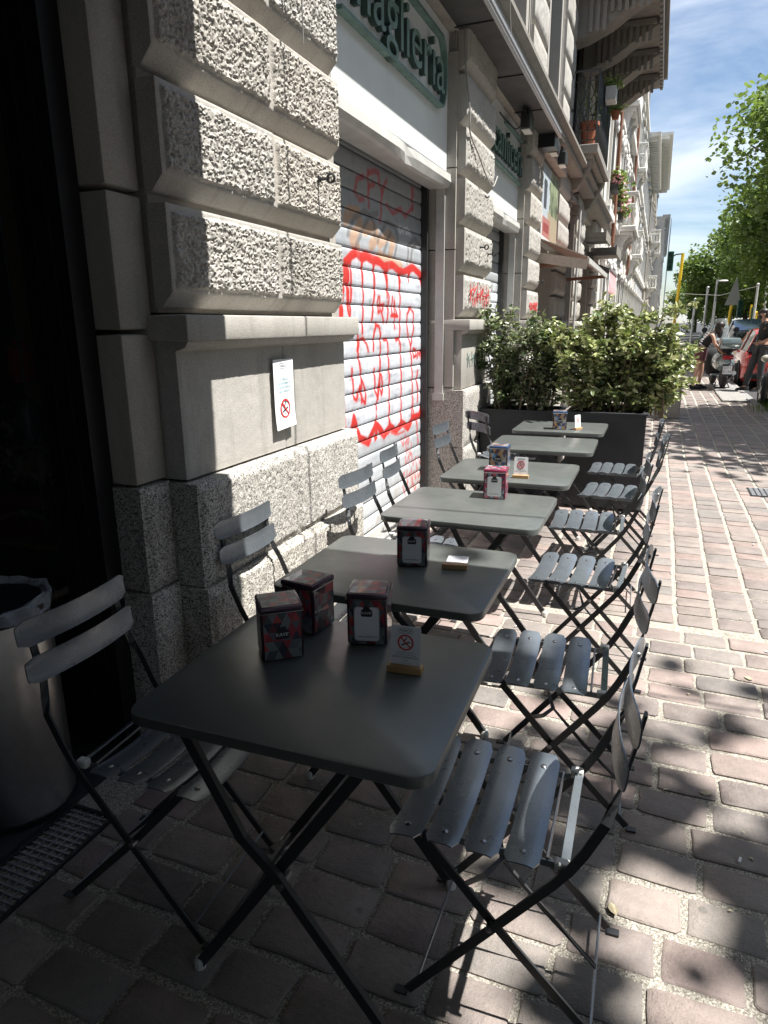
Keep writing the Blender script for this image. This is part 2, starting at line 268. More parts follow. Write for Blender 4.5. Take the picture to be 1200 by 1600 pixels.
class MB:
    """collects geometry; build() links it as one mesh object"""
    def __init__(s): s.v = []; s.f = []; s.mi = []; s.mats = []; s.cur = 0
    def use(s, m):
        if m not in s.mats: s.mats.append(m)
        s.cur = s.mats.index(m); return s
    def add(s, vs, fs):
        b = len(s.v); s.v.extend([tuple(p) for p in vs]); s.f.extend([tuple(b + i for i in f) for f in fs]); s.mi.extend([s.cur] * len(fs)); return s
    def box(s, x0, y0, z0, x1, y1, z1):
        if x0 > x1: x0, x1 = x1, x0
        if y0 > y1: y0, y1 = y1, y0
        if z0 > z1: z0, z1 = z1, z0
        return s.add([(x0, y0, z0), (x1, y0, z0), (x1, y1, z0), (x0, y1, z0), (x0, y0, z1), (x1, y0, z1), (x1, y1, z1), (x0, y1, z1)],
                     [(3, 2, 1, 0), (4, 5, 6, 7), (0, 1, 5, 4), (1, 2, 6, 5), (2, 3, 7, 6), (3, 0, 4, 7)])
    def cbox(s, x0, y0, z0, x1, y1, z1, b=0.01):
        """box with chamfered edges, via hull of insets"""
        bm = bmesh.new(); bmesh.ops.create_cube(bm, size=1)
        for v in bm.verts: v.co = Vector((x0 + (v.co.x + .5) * (x1 - x0), y0 + (v.co.y + .5) * (y1 - y0), z0 + (v.co.z + .5) * (z1 - z0)))
        bmesh.ops.bevel(bm, geom=bm.edges[:], offset=b, segments=2, affect='EDGES', profile=0.5)
        s.frombm(bm); return s
    def frombm(s, bm, mat=None):
        bm.verts.ensure_lookup_table(); bm.verts.index_update()
        s.add([(mat @ v.co) if mat else v.co.copy() for v in bm.verts], [[v.index for v in f.verts] for f in bm.faces]); bm.free(); return s
    def tube(s, pts, r, n=8, cap=True):
        pts = [Vector(p) for p in pts]; rs = r if isinstance(r, (list, tuple)) else [r] * len(pts); vs = []; fs = []
        up = None
        for i, p in enumerate(pts):
            d = (pts[min(i + 1, len(pts) - 1)] - pts[max(i - 1, 0)])
            if d.length < 1e-9: d = Vector((0, 0, 1))
            d.normalize()
            if up is None: up = Vector((0, 0, 1)) if abs(d.z) < 0.9 else Vector((1, 0, 0))
            a = d.cross(up); a.normalize(); b = a.cross(d); up = b
            for k in range(n):
                t = 2 * math.pi * k / n; vs.append(p + a * math.cos(t) * rs[i] + b * math.sin(t) * rs[i])
        for i in range(len(pts) - 1):
            for k in range(n):
                k2 = (k + 1) % n; fs.append((i * n + k, i * n + k2, (i + 1) * n + k2, (i + 1) * n + k))
        if cap: fs.append(tuple(range(n))[::-1]); fs.append(tuple((len(pts) - 1) * n + k for k in range(n)))
        return s.add(vs, fs)
    def bar(s, pts, w, t, side):
        """flat bar: width w along vector(s) side, thickness t across"""
        pts = [Vector(p) for p in pts]; sides = side if isinstance(side, list) else [side] * len(pts); vs = []; fs = []
        for i, p in enumerate(pts):
            d = (pts[min(i + 1, len(pts) - 1)] - pts[max(i - 1, 0)]).normalized()
            a = Vector(sides[i]); a = (a - d * a.dot(d)).normalized(); b = d.cross(a)
            for (q, e) in ((-.5, -.5), (.5, -.5), (.5, .5), (-.5, .5)): vs.append(p + a * w * q + b * t * e)
        for i in range(len(pts) - 1):
            for k in range(4):
                k2 = (k + 1) % 4; fs.append((i * 4 + k, i * 4 + k2, i * 4 + 4 + k2, i * 4 + 4 + k))
        n = len(pts) - 1; fs += [(3, 2, 1, 0), (n * 4, n * 4 + 1, n * 4 + 2, n * 4 + 3)]
        return s.add(vs, fs)
    def lathe(s, prof, c=(0, 0, 0), n=24, axis='z'):
        vs = []; fs = []
        for (r, h) in prof:
            for k in range(n):
                t = 2 * math.pi * k / n; a, b = r * math.cos(t), r * math.sin(t)
                p = {'z': (a, b, h), 'x': (h, a, b), 'y': (b, h, a)}[axis]
                vs.append((p[0] + c[0], p[1] + c[1], p[2] + c[2]))
        for i in range(len(prof) - 1):
            for k in range(n):
                k2 = (k + 1) % n; fs.append((i * n + k, i * n + k2, (i + 1) * n + k2, (i + 1) * n + k))
        if prof[0][0] > 1e-4: fs.append(tuple(range(n))[::-1])
        if prof[-1][0] > 1e-4: fs.append(tuple((len(prof) - 1) * n + k for k in range(n)))
        return s.add(vs, fs)
    def prism(s, poly, axis, a, b):
        """polygon (2-D) extruded along axis from a to b; axis 'x': (y,z), 'y': (x,z), 'z': (x,y)"""
        n = len(poly)
        def P(p, h): return {'x': (h, p[0], p[1]), 'y': (p[0], h, p[1]), 'z': (p[0], p[1], h)}[axis]
        return s.add([P(p, a) for p in poly] + [P(p, b) for p in poly], [tuple(range(n)), tuple(range(n, 2 * n))[::-1]] + [(i, n + i, n + (i + 1) % n, (i + 1) % n) for i in range(n)])
    def ellip(s, c, r, nu=14, nv=9, e=1.0):
        vs = []; fs = []
        def pw(x, e): return math.copysign(abs(x) ** e, x)
        for j in range(nv + 1):
            ph = -math.pi / 2 + math.pi * j / nv
            for i in range(nu):
                th = 2 * math.pi * i / nu
                vs.append((c[0] + r[0] * pw(math.cos(ph), e) * pw(math.cos(th), e), c[1] + r[1] * pw(math.cos(ph), e) * pw(math.sin(th), e), c[2] + r[2] * pw(math.sin(ph), e)))
        for j in range(nv):
            for i in range(nu):
                i2 = (i + 1) % nu; fs.append((j * nu + i, j * nu + i2, (j + 1) * nu + i2, (j + 1) * nu + i))
        return s.add(vs, fs)
    def mesh(s, name, mat=None, smooth=False, recalc=True, off=None):
        me = bpy.data.meshes.new(name); o = off or Vector((0, 0, 0))
        me.from_pydata([(p[0] - o[0], p[1] - o[1], p[2] - o[2]) for p in s.v], [], s.f)
        for m in (s.mats if s.mats else [mat]): me.materials.append(m)
        if s.mats: me.polygons.foreach_set('material_index', s.mi)
        if recalc:
            bm = bmesh.new(); bm.from_mesh(me); bmesh.ops.recalc_face_normals(bm, faces=bm.faces[:]); bm.to_mesh(me); bm.free()
        if smooth:
            me.polygons.foreach_set('use_smooth', [True] * len(me.polygons))
            try: me.set_sharp_from_angle(angle=R(38))
            except Exception: pass
        me.update(); return me
    def build(s, name, mat=None, parent=None, smooth=False, local=False, kind=None, label=None, recalc=True):
        off = None if (local or parent is None) else wloc(parent)
        o = link(name, s.mesh(name, mat, smooth, recalc, off), parent)
        if kind: o['kind'] = kind
        if label: o['label'] = label
        return o

def np_mesh(name, V, F, mat, smooth=False):
    me = bpy.data.meshes.new(name); V = np.asarray(V, np.float32); F = np.asarray(F, np.int32)
    me.vertices.add(len(V)); me.vertices.foreach_set('co', V.ravel())
    k = F.shape[1]; me.loops.add(F.size); me.loops.foreach_set('vertex_index', F.ravel())
    me.polygons.add(len(F)); me.polygons.foreach_set('loop_start', np.arange(0, F.size, k, dtype=np.int32))
    me.polygons.foreach_set('loop_total', np.full(len(F), k, np.int32))
    if smooth: me.polygons.foreach_set('use_smooth', np.ones(len(F), bool))
    me.materials.append(mat); me.update(calc_edges=True); me.validate(); return me

def vnoise(P, seed=0):
    """value noise in 3-D, vectorised, -1..1"""
    P = np.asarray(P, float); i = np.floor(P).astype(np.int64); f = P - i; f = f * f * (3 - 2 * f); out = 0
    for dx in (0, 1):
        for dy in (0, 1):
            for dz in (0, 1):
                h = ((i[..., 0] + dx) * 374761393 + (i[..., 1] + dy) * 668265263 + (i[..., 2] + dz) * 2147483647 + seed * 974711) & 0x7fffffff
                h = (h ^ (h >> 13)) * 1274126177 & 0x7fffffff; h = (h ^ (h >> 16)) & 0xffff
                w = (f[..., 0] if dx else 1 - f[..., 0]) * (f[..., 1] if dy else 1 - f[..., 1]) * (f[..., 2] if dz else 1 - f[..., 2])
                out = out + w * (h / 32767.5 - 1)
    return out
def fbm(P, o=4, seed=0):
    s = 0; a = 1; t = 0
    for k in range(o): s = s + a * vnoise(P * (2 ** k), seed + k); t += a; a *= 0.55
    return s / t

def worley(Y, Z, seed=0):
    iy, iz = np.floor(Y).astype(np.int64), np.floor(Z).astype(np.int64); best = np.full(Y.shape, 9.0)
    for dy in (-1, 0, 1):
        for dz in (-1, 0, 1):
            cy, cz = iy + dy, iz + dz; h = (cy * 374761393 + cz * 668265263 + seed * 974711) & 0x7fffffff; h = (h ^ (h >> 13)) * 1274126177 & 0x7fffffff; h = h ^ (h >> 16)
            best = np.minimum(best, np.hypot(Y - cy - (h & 1023) / 1023, Z - cz - ((h >> 10) & 1023) / 1023))
    return best
def text_mesh(txt, size, extrude=0.0, bevel=0.0, align='CENTER', shear=0.0, spacing=1.0, offset=0.0):
    c = bpy.data.curves.new('lettering', 'FONT'); c.body = txt; c.size = size; c.extrude = extrude; c.align_x = align; c.align_y = 'CENTER'
    c.bevel_depth = bevel; c.shear = shear; c.space_character = spacing; c.resolution_u = 3; c.offset = offset
    o = bpy.data.objects.new('lettering', c); COL.objects.link(o)
    dg = bpy.context.evaluated_depsgraph_get(); dg.update()
    me = bpy.data.meshes.new_from_object(o.evaluated_get(dg)); bpy.data.objects.remove(o); bpy.data.curves.remove(c); return me
def put_text(name, txt, size, origin, right, up, mat, parent, extrude=0.0, sx=1.0, **k):
    """flat lettering mesh with its middle at origin (world), reading along right; standing off by the caller"""
    me = text_mesh(txt, size, extrude, **k); r = Vector(right).normalized(); u = Vector(up).normalized(); n = r.cross(u); o = Vector(origin) - (wloc(parent) if parent else Vector())
    n3 = len(me.vertices)
    if n3 == 0: return None
    co = np.empty(n3 * 3, np.float32); me.vertices.foreach_get('co', co); co = co.reshape(-1, 3)
    A = np.array([list(r * sx), list(u), list(n)]); co = co @ A + np.array(list(o)); me.vertices.foreach_set('co', co.astype(np.float32).ravel())
    me.materials.clear(); me.materials.append(mat); me.name = name; me.update(); return link(name, me, parent)

# ================================================================== GROUND
KX = 1.78                                   # kerb line
g = MB(); g.add([(-2.03, -6, -0.0075), (KX, -6, -0.0075), (KX, 140, -0.0075), (-2.03, 140, -0.0075)], [(0, 1, 2, 3)])
ground = MB().add([(-600, -300, -0.16), (600, -300, -0.16), (600, 1500, -0.16), (-600, 1500, -0.16)], [(0, 1, 2, 3)]).build('ground', M['asphalt'], kind='structure')
pavement = g.build('pavement', M['grit'], kind='structure')
road = MB().add([(KX + .15, -60, -0.13), (16, -60, -0.13), (16, 160, -0.13), (KX + .15, 160, -0.13)], [(0, 1, 2, 3)]).build('road', M['asphalt'], kind='structure')

def paver_geo(lx, ly, rnd, h=0.03, top=0.0):
    """an uneven stone: wavy outline, rounded shoulder"""
    n = 12; a, b, c = lx / 2, ly / 2, rnd.uniform(.006, .012); j = lambda v=.0035: rnd.uniform(-v, v)
    out = [(a - c, b), (j(.02), b), (-a + c, b), (-a, b - c), (-a, j(.015)), (-a, -b + c), (-a + c, -b), (j(.02), -b), (a - c, -b), (a, -b + c), (a, j(.015)), (a, b - c)]
    out = [(x + j(), y + j()) for x, y in out]
    vs = [(x, y, top - h) for x, y in out] + [(x, y, top - .0035) for x, y in out] + [(x * (1 - .0045 / lx * 2), y * (1 - .0045 / ly * 2), top + rnd.uniform(-.0012, .0012)) for x, y in out]
    fs = []
    for r_ in (0, 1):
        for k in range(n): k2 = (k + 1) % n; fs.append((r_ * n + k, r_ * n + k2, (r_ + 1) * n + k2, (r_ + 1) * n + k))
    fs.append(tuple(2 * n + k for k in range(n)))
    return vs, fs
rp = random.Random(5)
variants = []
for L_ in (0.185, 0.205, 0.232):
    for q in range(6):
        v_, f_ = paver_geo(L_, 0.129, rp); mb = MB().add(v_, f_); variants.append((L_, mb.mesh('paver', M['paver'], True)))
plist = []                                   # x, y, lx, ly, angle
ROW = 0.151
y = -0.3; r_i = 0
while y < 3.60:                              # near zone: continuous rows across the pavement, staggered
    x = -1.492 + (.0 if r_i % 2 else -.001)
    while x < KX - .05:
        L_ = rp.choice((0.185, 0.205, 0.205, 0.232)); L_ = .185 if (x < -1.45 and r_i % 2) else L_; cx_ = x + L_ / 2
        yy = y + 0.016 * math.sin(x * 2.2 + r_i) * .5 - 0.05 * (x + .3) * .6
        if cx_ - L_ / 2 > -1.52 and yy < 3.60 + .0: plist.append((cx_, yy, L_, 0.129, rp.uniform(-.02, .02) - .03, 1))
        x += L_ + rp.uniform(.012, .022)
    y += ROW; r_i += 1
col_w = 0.193; y0z = 3.60
x = -1.42
while x < KX - .1:                           # beyond: courses running along the street
    y = y0z + 0.02 * math.sin(x * 5) - 0.03 * (x + .3) + rp.uniform(0, .05); w_ = 0.168
    while y < 30:
        l_ = rp.uniform(.105, .15)
        plist.append((x + 0.006 * math.sin(y * 1.3), y + l_ / 2, w_, l_, rp.uniform(-.015, .015), 0)); y += l_ + rp.uniform(.011, .019)
    x += col_w
inv = cam.matrix_world.inverted()
def in_view(x, y, m=1.06):
    p = inv @ Vector((x, y, 0))
    if p.z > -0.2: return False
    return abs(p.x / -p.z) < 600 / 1067 * m and abs(p.y / -p.z) < 800 / 1067 * m
cand = sorted([p for p in plist if p[5] == 1 and in_view(p[0], p[1])], key=lambda p: p[0] ** 2 + p[1] ** 2) + sorted([p for p in plist if p[5] == 0 and in_view(p[0], p[1])], key=lambda p: p[1])
single = set(id(p) for p in cand[:295])
far_mb = MB()
for p in plist:
    dz = rp.uniform(-.003, .002)
    if id(p) in single:
        if p[5] == 1:
            me = rp.choice([m_ for (l, m_) in variants if abs(l - p[2]) < 1e-6]); o = link('paver', me, pavement, (p[0], p[1], dz)); o.scale = (1, 1, 1)
        else:
            me = variants[rp.randrange(6)][1]; o = link('paver', me, pavement, (p[0], p[1], dz)); o.scale = (p[2] / .185, p[3] / .129, 1)
        o.rotation_euler = (rp.uniform(-.006, .006), rp.uniform(-.006, .006), p[4] + (math.pi if rp.random() < .5 else 0))
    else:
        if p[1] < 12 and in_view(p[0], p[1], 1.25):
            v_, f_ = paver_geo(p[2], p[3], rp)
        else:
            a, b = p[2] / 2, p[3] / 2
            v_ = [(-a, -b, -.03), (a, -b, -.03), (a, b, -.03), (-a, b, -.03)] + [(-a + .006, -b + .006, 0), (a - .006, -b + .006, 0), (a - .006, b - .006, 0), (-a + .006, b - .006, 0)]
            f_ = [(4, 5, 6, 7), (0, 1, 5, 4), (1, 2, 6, 5), (2, 3, 7, 6), (3, 0, 4, 7)]
        c_, s_ = math.cos(p[4]), math.sin(p[4])
        far_mb.add([(p[0] + a * c_ - b * s_, p[1] + a * s_ + b * c_, h + dz) for a, b, h in v_], f_)
far_mb.build('paving_field', M['paver'], pavement, kind='stuff', recalc=False)

# kerb stones
for i in range(60):
    if i < 34:
        y0 = 13.6 + i * 1.0; kb = MB().cbox(KX - .0, y0 + .006, -.15, KX + .15, y0 + .994, 0.004, .012)
        kb.build('kerb_stone', M['kerb'], pavement)
kk = MB(); kk.box(KX, 47.6, -.15, KX + .15, 140, .004); kk.box(KX, -6, -.15, KX + .15, 13.6, .004); kk.build('kerb', M['kerb'], pavement)
# raised granite slab at the crossing edge
crossing = MB(); crossing.cbox(1.28, 15.05, -.02, KX - .01, 17.0, .035, .012); crossing.build('crossing_slab', M['kerb'], pavement)
MB().cbox(1.3, 17.02, -.02, KX - .01, 19.4, .034, .012).build('crossing_slab', M['kerb'], pavement)

# grate beside the shop threshold
grate = thing('floor_grate', 'dark steel drainage grate set in the paving below the shop threshold', 'grate', (-1.59, 0.2, 0))
fr = MB(); fr.box(-1.672, -1.4, -.03, -1.662, 1.42, .004); fr.box(-1.508, -1.4, -.03, -1.498, 1.42, .004); fr.box(-1.662, 1.41, -.03, -1.508, 1.42, .004); fr.build('frame', M['dark_metal'], grate)
ba = MB()
yy = -1.38
while yy < 1.40: ba.box(-1.661, yy, -.02, -1.509, yy + .0035, .001); yy += .022
for xx in (-1.63, -1.6, -1.57, -1.54): ba.box(xx - .002, -1.38, -.018, xx + .002, 1.409, -.001)
ba.build('grid_bars', M['galv'], grate, kind='stuff')
MB().box(-1.66, -1.4, -.08, -1.51, 1.41, -.06).build('channel', M['black'], grate)
# manhole cover on the right
mh = thing('drain_cover', 'square studded iron drain cover set in the paving, right of the far chairs', 'drain cover', (1.06, 6.95, 0.002))
MB().box(.90, 6.78, -.02, 1.22, 7.12, .004).build('plate', M['dark_metal'], mh)
st = MB()
for i in range(7):
    for j in range(7): st.box(.915 + i * .043, 6.795 + j * .046, .004, .945 + i * .043, 6.825 + j * .046, .009)
st.build('studs', M['galv'], mh, kind='stuff')
# verge tuft
gt = []; gf = []
for k in range(900):
    a = RNG.uniform(0, 2 * math.pi); r_ = abs(RNG.normal(0, .28)); x0, y0 = 2.12 + r_ * math.cos(a), 13.75 + r_ * math.sin(a) * 1.5; h = RNG.uniform(.06, .22); t = RNG.uniform(0, 6.28)
    b = len(gt); dx, dy = math.cos(t) * .008, math.sin(t) * .008; lx, ly = RNG.normal(0, .05, 2)
    gt += [(x0 - dx, y0 - dy, -.13), (x0 + dx, y0 + dy, -.13), (x0 + lx, y0 + ly, -.13 + h + .1)]; gf.append((b, b + 1, b + 2))
o = link('verge_grass', np_mesh('verge_grass', gt, gf, M['grass'])); tag(o, 'tuft of bright green grass beside the kerb near the cars', 'grass', kind='stuff')

# ================================================================== MAIN BUILDING
bld = thing('stone_building', 'grey stone building with hammered rusticated blocks, closed shop shutters and a granite plinth', 'building', (-1.9, 8, 0))
def rough_block(y0, y1, z0, z1, xf, depth=.09, cell=.012, seed=0, mat='block', amp=1.0, chamfer=.05, marg=.02, name='stone_block', parent=None, raised=.012):
    ny = max(4, int((y1 - y0) / cell)); nz = max(4, int((z1 - z0) / cell))
    Y = np.linspace(y0, y1, ny + 1); Z = np.linspace(z0, z1, nz + 1)
    YY, ZZ = np.meshgrid(Y, Z); w = cell * .8 + .003
    wob = .006 * fbm(np.stack([YY * 30, ZZ * 30, np.full_like(YY, seed)], -1), 2, 3)
    d = np.minimum(np.minimum(YY - y0 - marg, y1 - marg - YY), np.minimum(ZZ - z0 - chamfer - .012, z1 - marg - ZZ)) + wob
    mask = np.clip(d / w, 0, 1)
    P = np.stack([YY, ZZ, np.full_like(YY, seed * 3.7)], -1)
    fq = 1.75 if cell < .03 else 1.1; n = fbm(P * np.array([42, 48, 1]) * fq, 3, 1); n2 = fbm(P * np.array([90, 100, 1]) * fq, 2, 5)
    sc_ = 78 if cell < .03 else 40; wa = worley(YY * sc_ + n * 1.3, ZZ * sc_ * 1.15 + n2 * 1.1, seed); wb_ = worley(YY * sc_ * .45 + n2, ZZ * sc_ * .5 + n, seed + 3); pock = -np.clip(.50 - wa, 0, 1) * .020 - np.clip(.40 - wb_, 0, 1) * .020 + n * .004 + n2 * .004 + .003
    X = xf - .012 + mask * (raised + pock * amp)
    ch = np.clip((z0 + chamfer - ZZ) / max(chamfer, 1e-4), 0, 1); X = X - ch * chamfer * .95 if chamfer > 0 else X
    e = np.clip(1 - np.minimum(np.minimum(YY - y0, y1 - YY), z1 - ZZ) / .006, 0, 1); X = X - e * .003
    X = X + .0012 * fbm(P * 20, 3, 8)
    Xp = np.pad(X, 1, mode='edge'); Yp = np.pad(YY, 1, mode='edge'); Zp = np.pad(ZZ, 1, mode='edge')
    Xp[0, :] = Xp[-1, :] = xf - depth; Xp[:, 0] = Xp[:, -1] = xf - depth
    h, wd = Xp.shape; off = wloc(parent) if parent else Vector()
    V = np.stack([Xp - off.x, Yp - off.y, Zp - off.z], -1).reshape(-1, 3); idx = np.arange(h * wd).reshape(h, wd)
    F = np.stack([idx[:-1, :-1], idx[:-1, 1:], idx[1:, 1:], idx[1:, :-1]], -1).reshape(-1, 4)
    me = np_mesh(name, V, F, M[mat], True)
    try: me.set_sharp_from_angle(angle=R(50))
    except Exception: pass
    return link(name, me, parent)
ZB = [1.585 + .36 * k for k in range(12)]
# pilasters: y0, y1, split, cell
PIL = [(1.96, 3.33, [2.68], .0052), (5.68, 6.66, [], .011), (8.62, 9.42, [], .016), (11.0, 12.2, [], .022), (13.35, 14.0, [], .03), (14.12, 14.75, [], .03), (17.0, 18.3, [], .035)]
sd = 1
for pi, (a, b, sp, cell) in enumerate(PIL):
    edges = [a] + sp + [b]
    top_i = 6 if pi == 0 else 6
    for k in range(0, 6):
        for e0, e1 in zip(edges[:-1], edges[1:]):
            sd += 1; rough_block(e0 + .001, e1 - .001, ZB[k], ZB[k] + .325, -1.5 + (.0 if e0 == a else -.006), .09, cell, sd, parent=bld)
    MB().box(-1.9, a + .01, 1.57, -1.588, b - .01, 3.75).build('pilaster_core', M['smooth'], bld)
    # ledge, dado, plinth
    lg = MB(); lg.cbox(-1.9, a - .03, 1.475, -1.445, b + .03, 1.562, .008); lg.prism([(-1.52, 1.475), (-1.462, 1.474), (-1.475, 1.455), (-1.52, 1.44)], 'y', a - .01, b + .01); lg.build('ledge', M['tooled'], bld, True)
    if pi == 0:
        rough_block(a, 2.68, .995, 1.476, -1.508, .3, .012, 71, 'tooled', .12, 0, .004, 'dado_stone', bld, raised=.002)
        rough_block(2.682, b, .995, 1.476, -1.508, .3, .012, 72, 'tooled', .12, 0, .004, 'dado_stone', bld, raised=.002)
        for (e0, e1, s_) in ((a - .02, 2.66, 81), (2.664, b + .03, 82)):
            rough_block(e0, e1, .60, .985, -1.455, .4, .008, s_, 'granite', .45, 0, .012, 'plinth_stone', bld, raised=.012)
            rough_block(e0 - .01, e1 + .01, -.02, .595, -1.435, .4, .008, s_ + 5, 'granite', .45, 0, .012, 'plinth_stone', bld, raised=.012)
    else:
        MB().cbox(-1.9, a + .005, .99, -1.52, b - .005, 1.474, .006).build('dado_stone', M['tooled'], bld, True)
        rough_block(a - .03, b + .03, .50, .985, -1.475, .42, max(cell, .02), 90 + pi, 'granite', .3, 0, .012, 'plinth_stone', bld)
        rough_block(a - .03, b + .03, -.02, .495, -1.47, .42, max(cell, .02), 100 + pi, 'granite', .3, 0, .012, 'plinth_stone', bld)
# left strip of pilaster 1, stepping back to the shop door
STRX = -1.605
zz = [(1.0, 1.50), (1.515, 1.93), (1.945, 2.66), (2.675, 3.4)]
for i, (z0, z1) in enumerate(zz): MB().cbox(-1.90, 1.80, z0, STRX, 1.958, z1, .010).build('jamb_stone', M['smooth'], bld, True)
rough_block(1.79, 1.95, .62, .992, -1.575, .4, .010, 61, 'granite', .45, 0, .012, 'plinth_stone', bld)
rough_block(1.785, 1.95, -.02, .612, -1.565, .4, .010, 62, 'granite', .45, 0, .012, 'plinth_stone', bld)
# jambs either side of the shutters
for (a, b) in ((3.33, 3.40), (5.655, 5.69), (6.65, 6.72), (8.59, 8.63)):
    for (z0, z1, m_) in ((-.02, .60, 'granite'), (.61, 1.0, 'granite'), (1.01, 1.5, 'smooth'), (1.51, 2.1, 'smooth'), (2.11, 2.7, 'smooth'), (2.71, 3.5, 'smooth')):
        MB().box(-1.95, a, z0, -1.585, b, z1).build('jamb_stone', M[m_], bld)
# deep wall mass behind and above everything
wl = MB(); wl.box(-6, 1.96, 3.0, -1.9, 18.55, 24); wl.box(-6, -6, 3.4, -1.9, 1.96, 24); wl.box(-6, 9.42, -.1, -1.95, 18.55, 3.0); wl.box(-1.95, 12.2, -.1, -1.62, 13.3, 3.3); wl.box(-1.95, 14.7, -.1, -1.62, 17.0, 1.0)
wl.box(-1.89, 9.42, 3.62, -1.60, 18.55, 3.9); wl.box(-1.89, 3.3, 3.64, -1.585, 9.42, 3.9)
wl.build('wall', M['smooth'], bld)

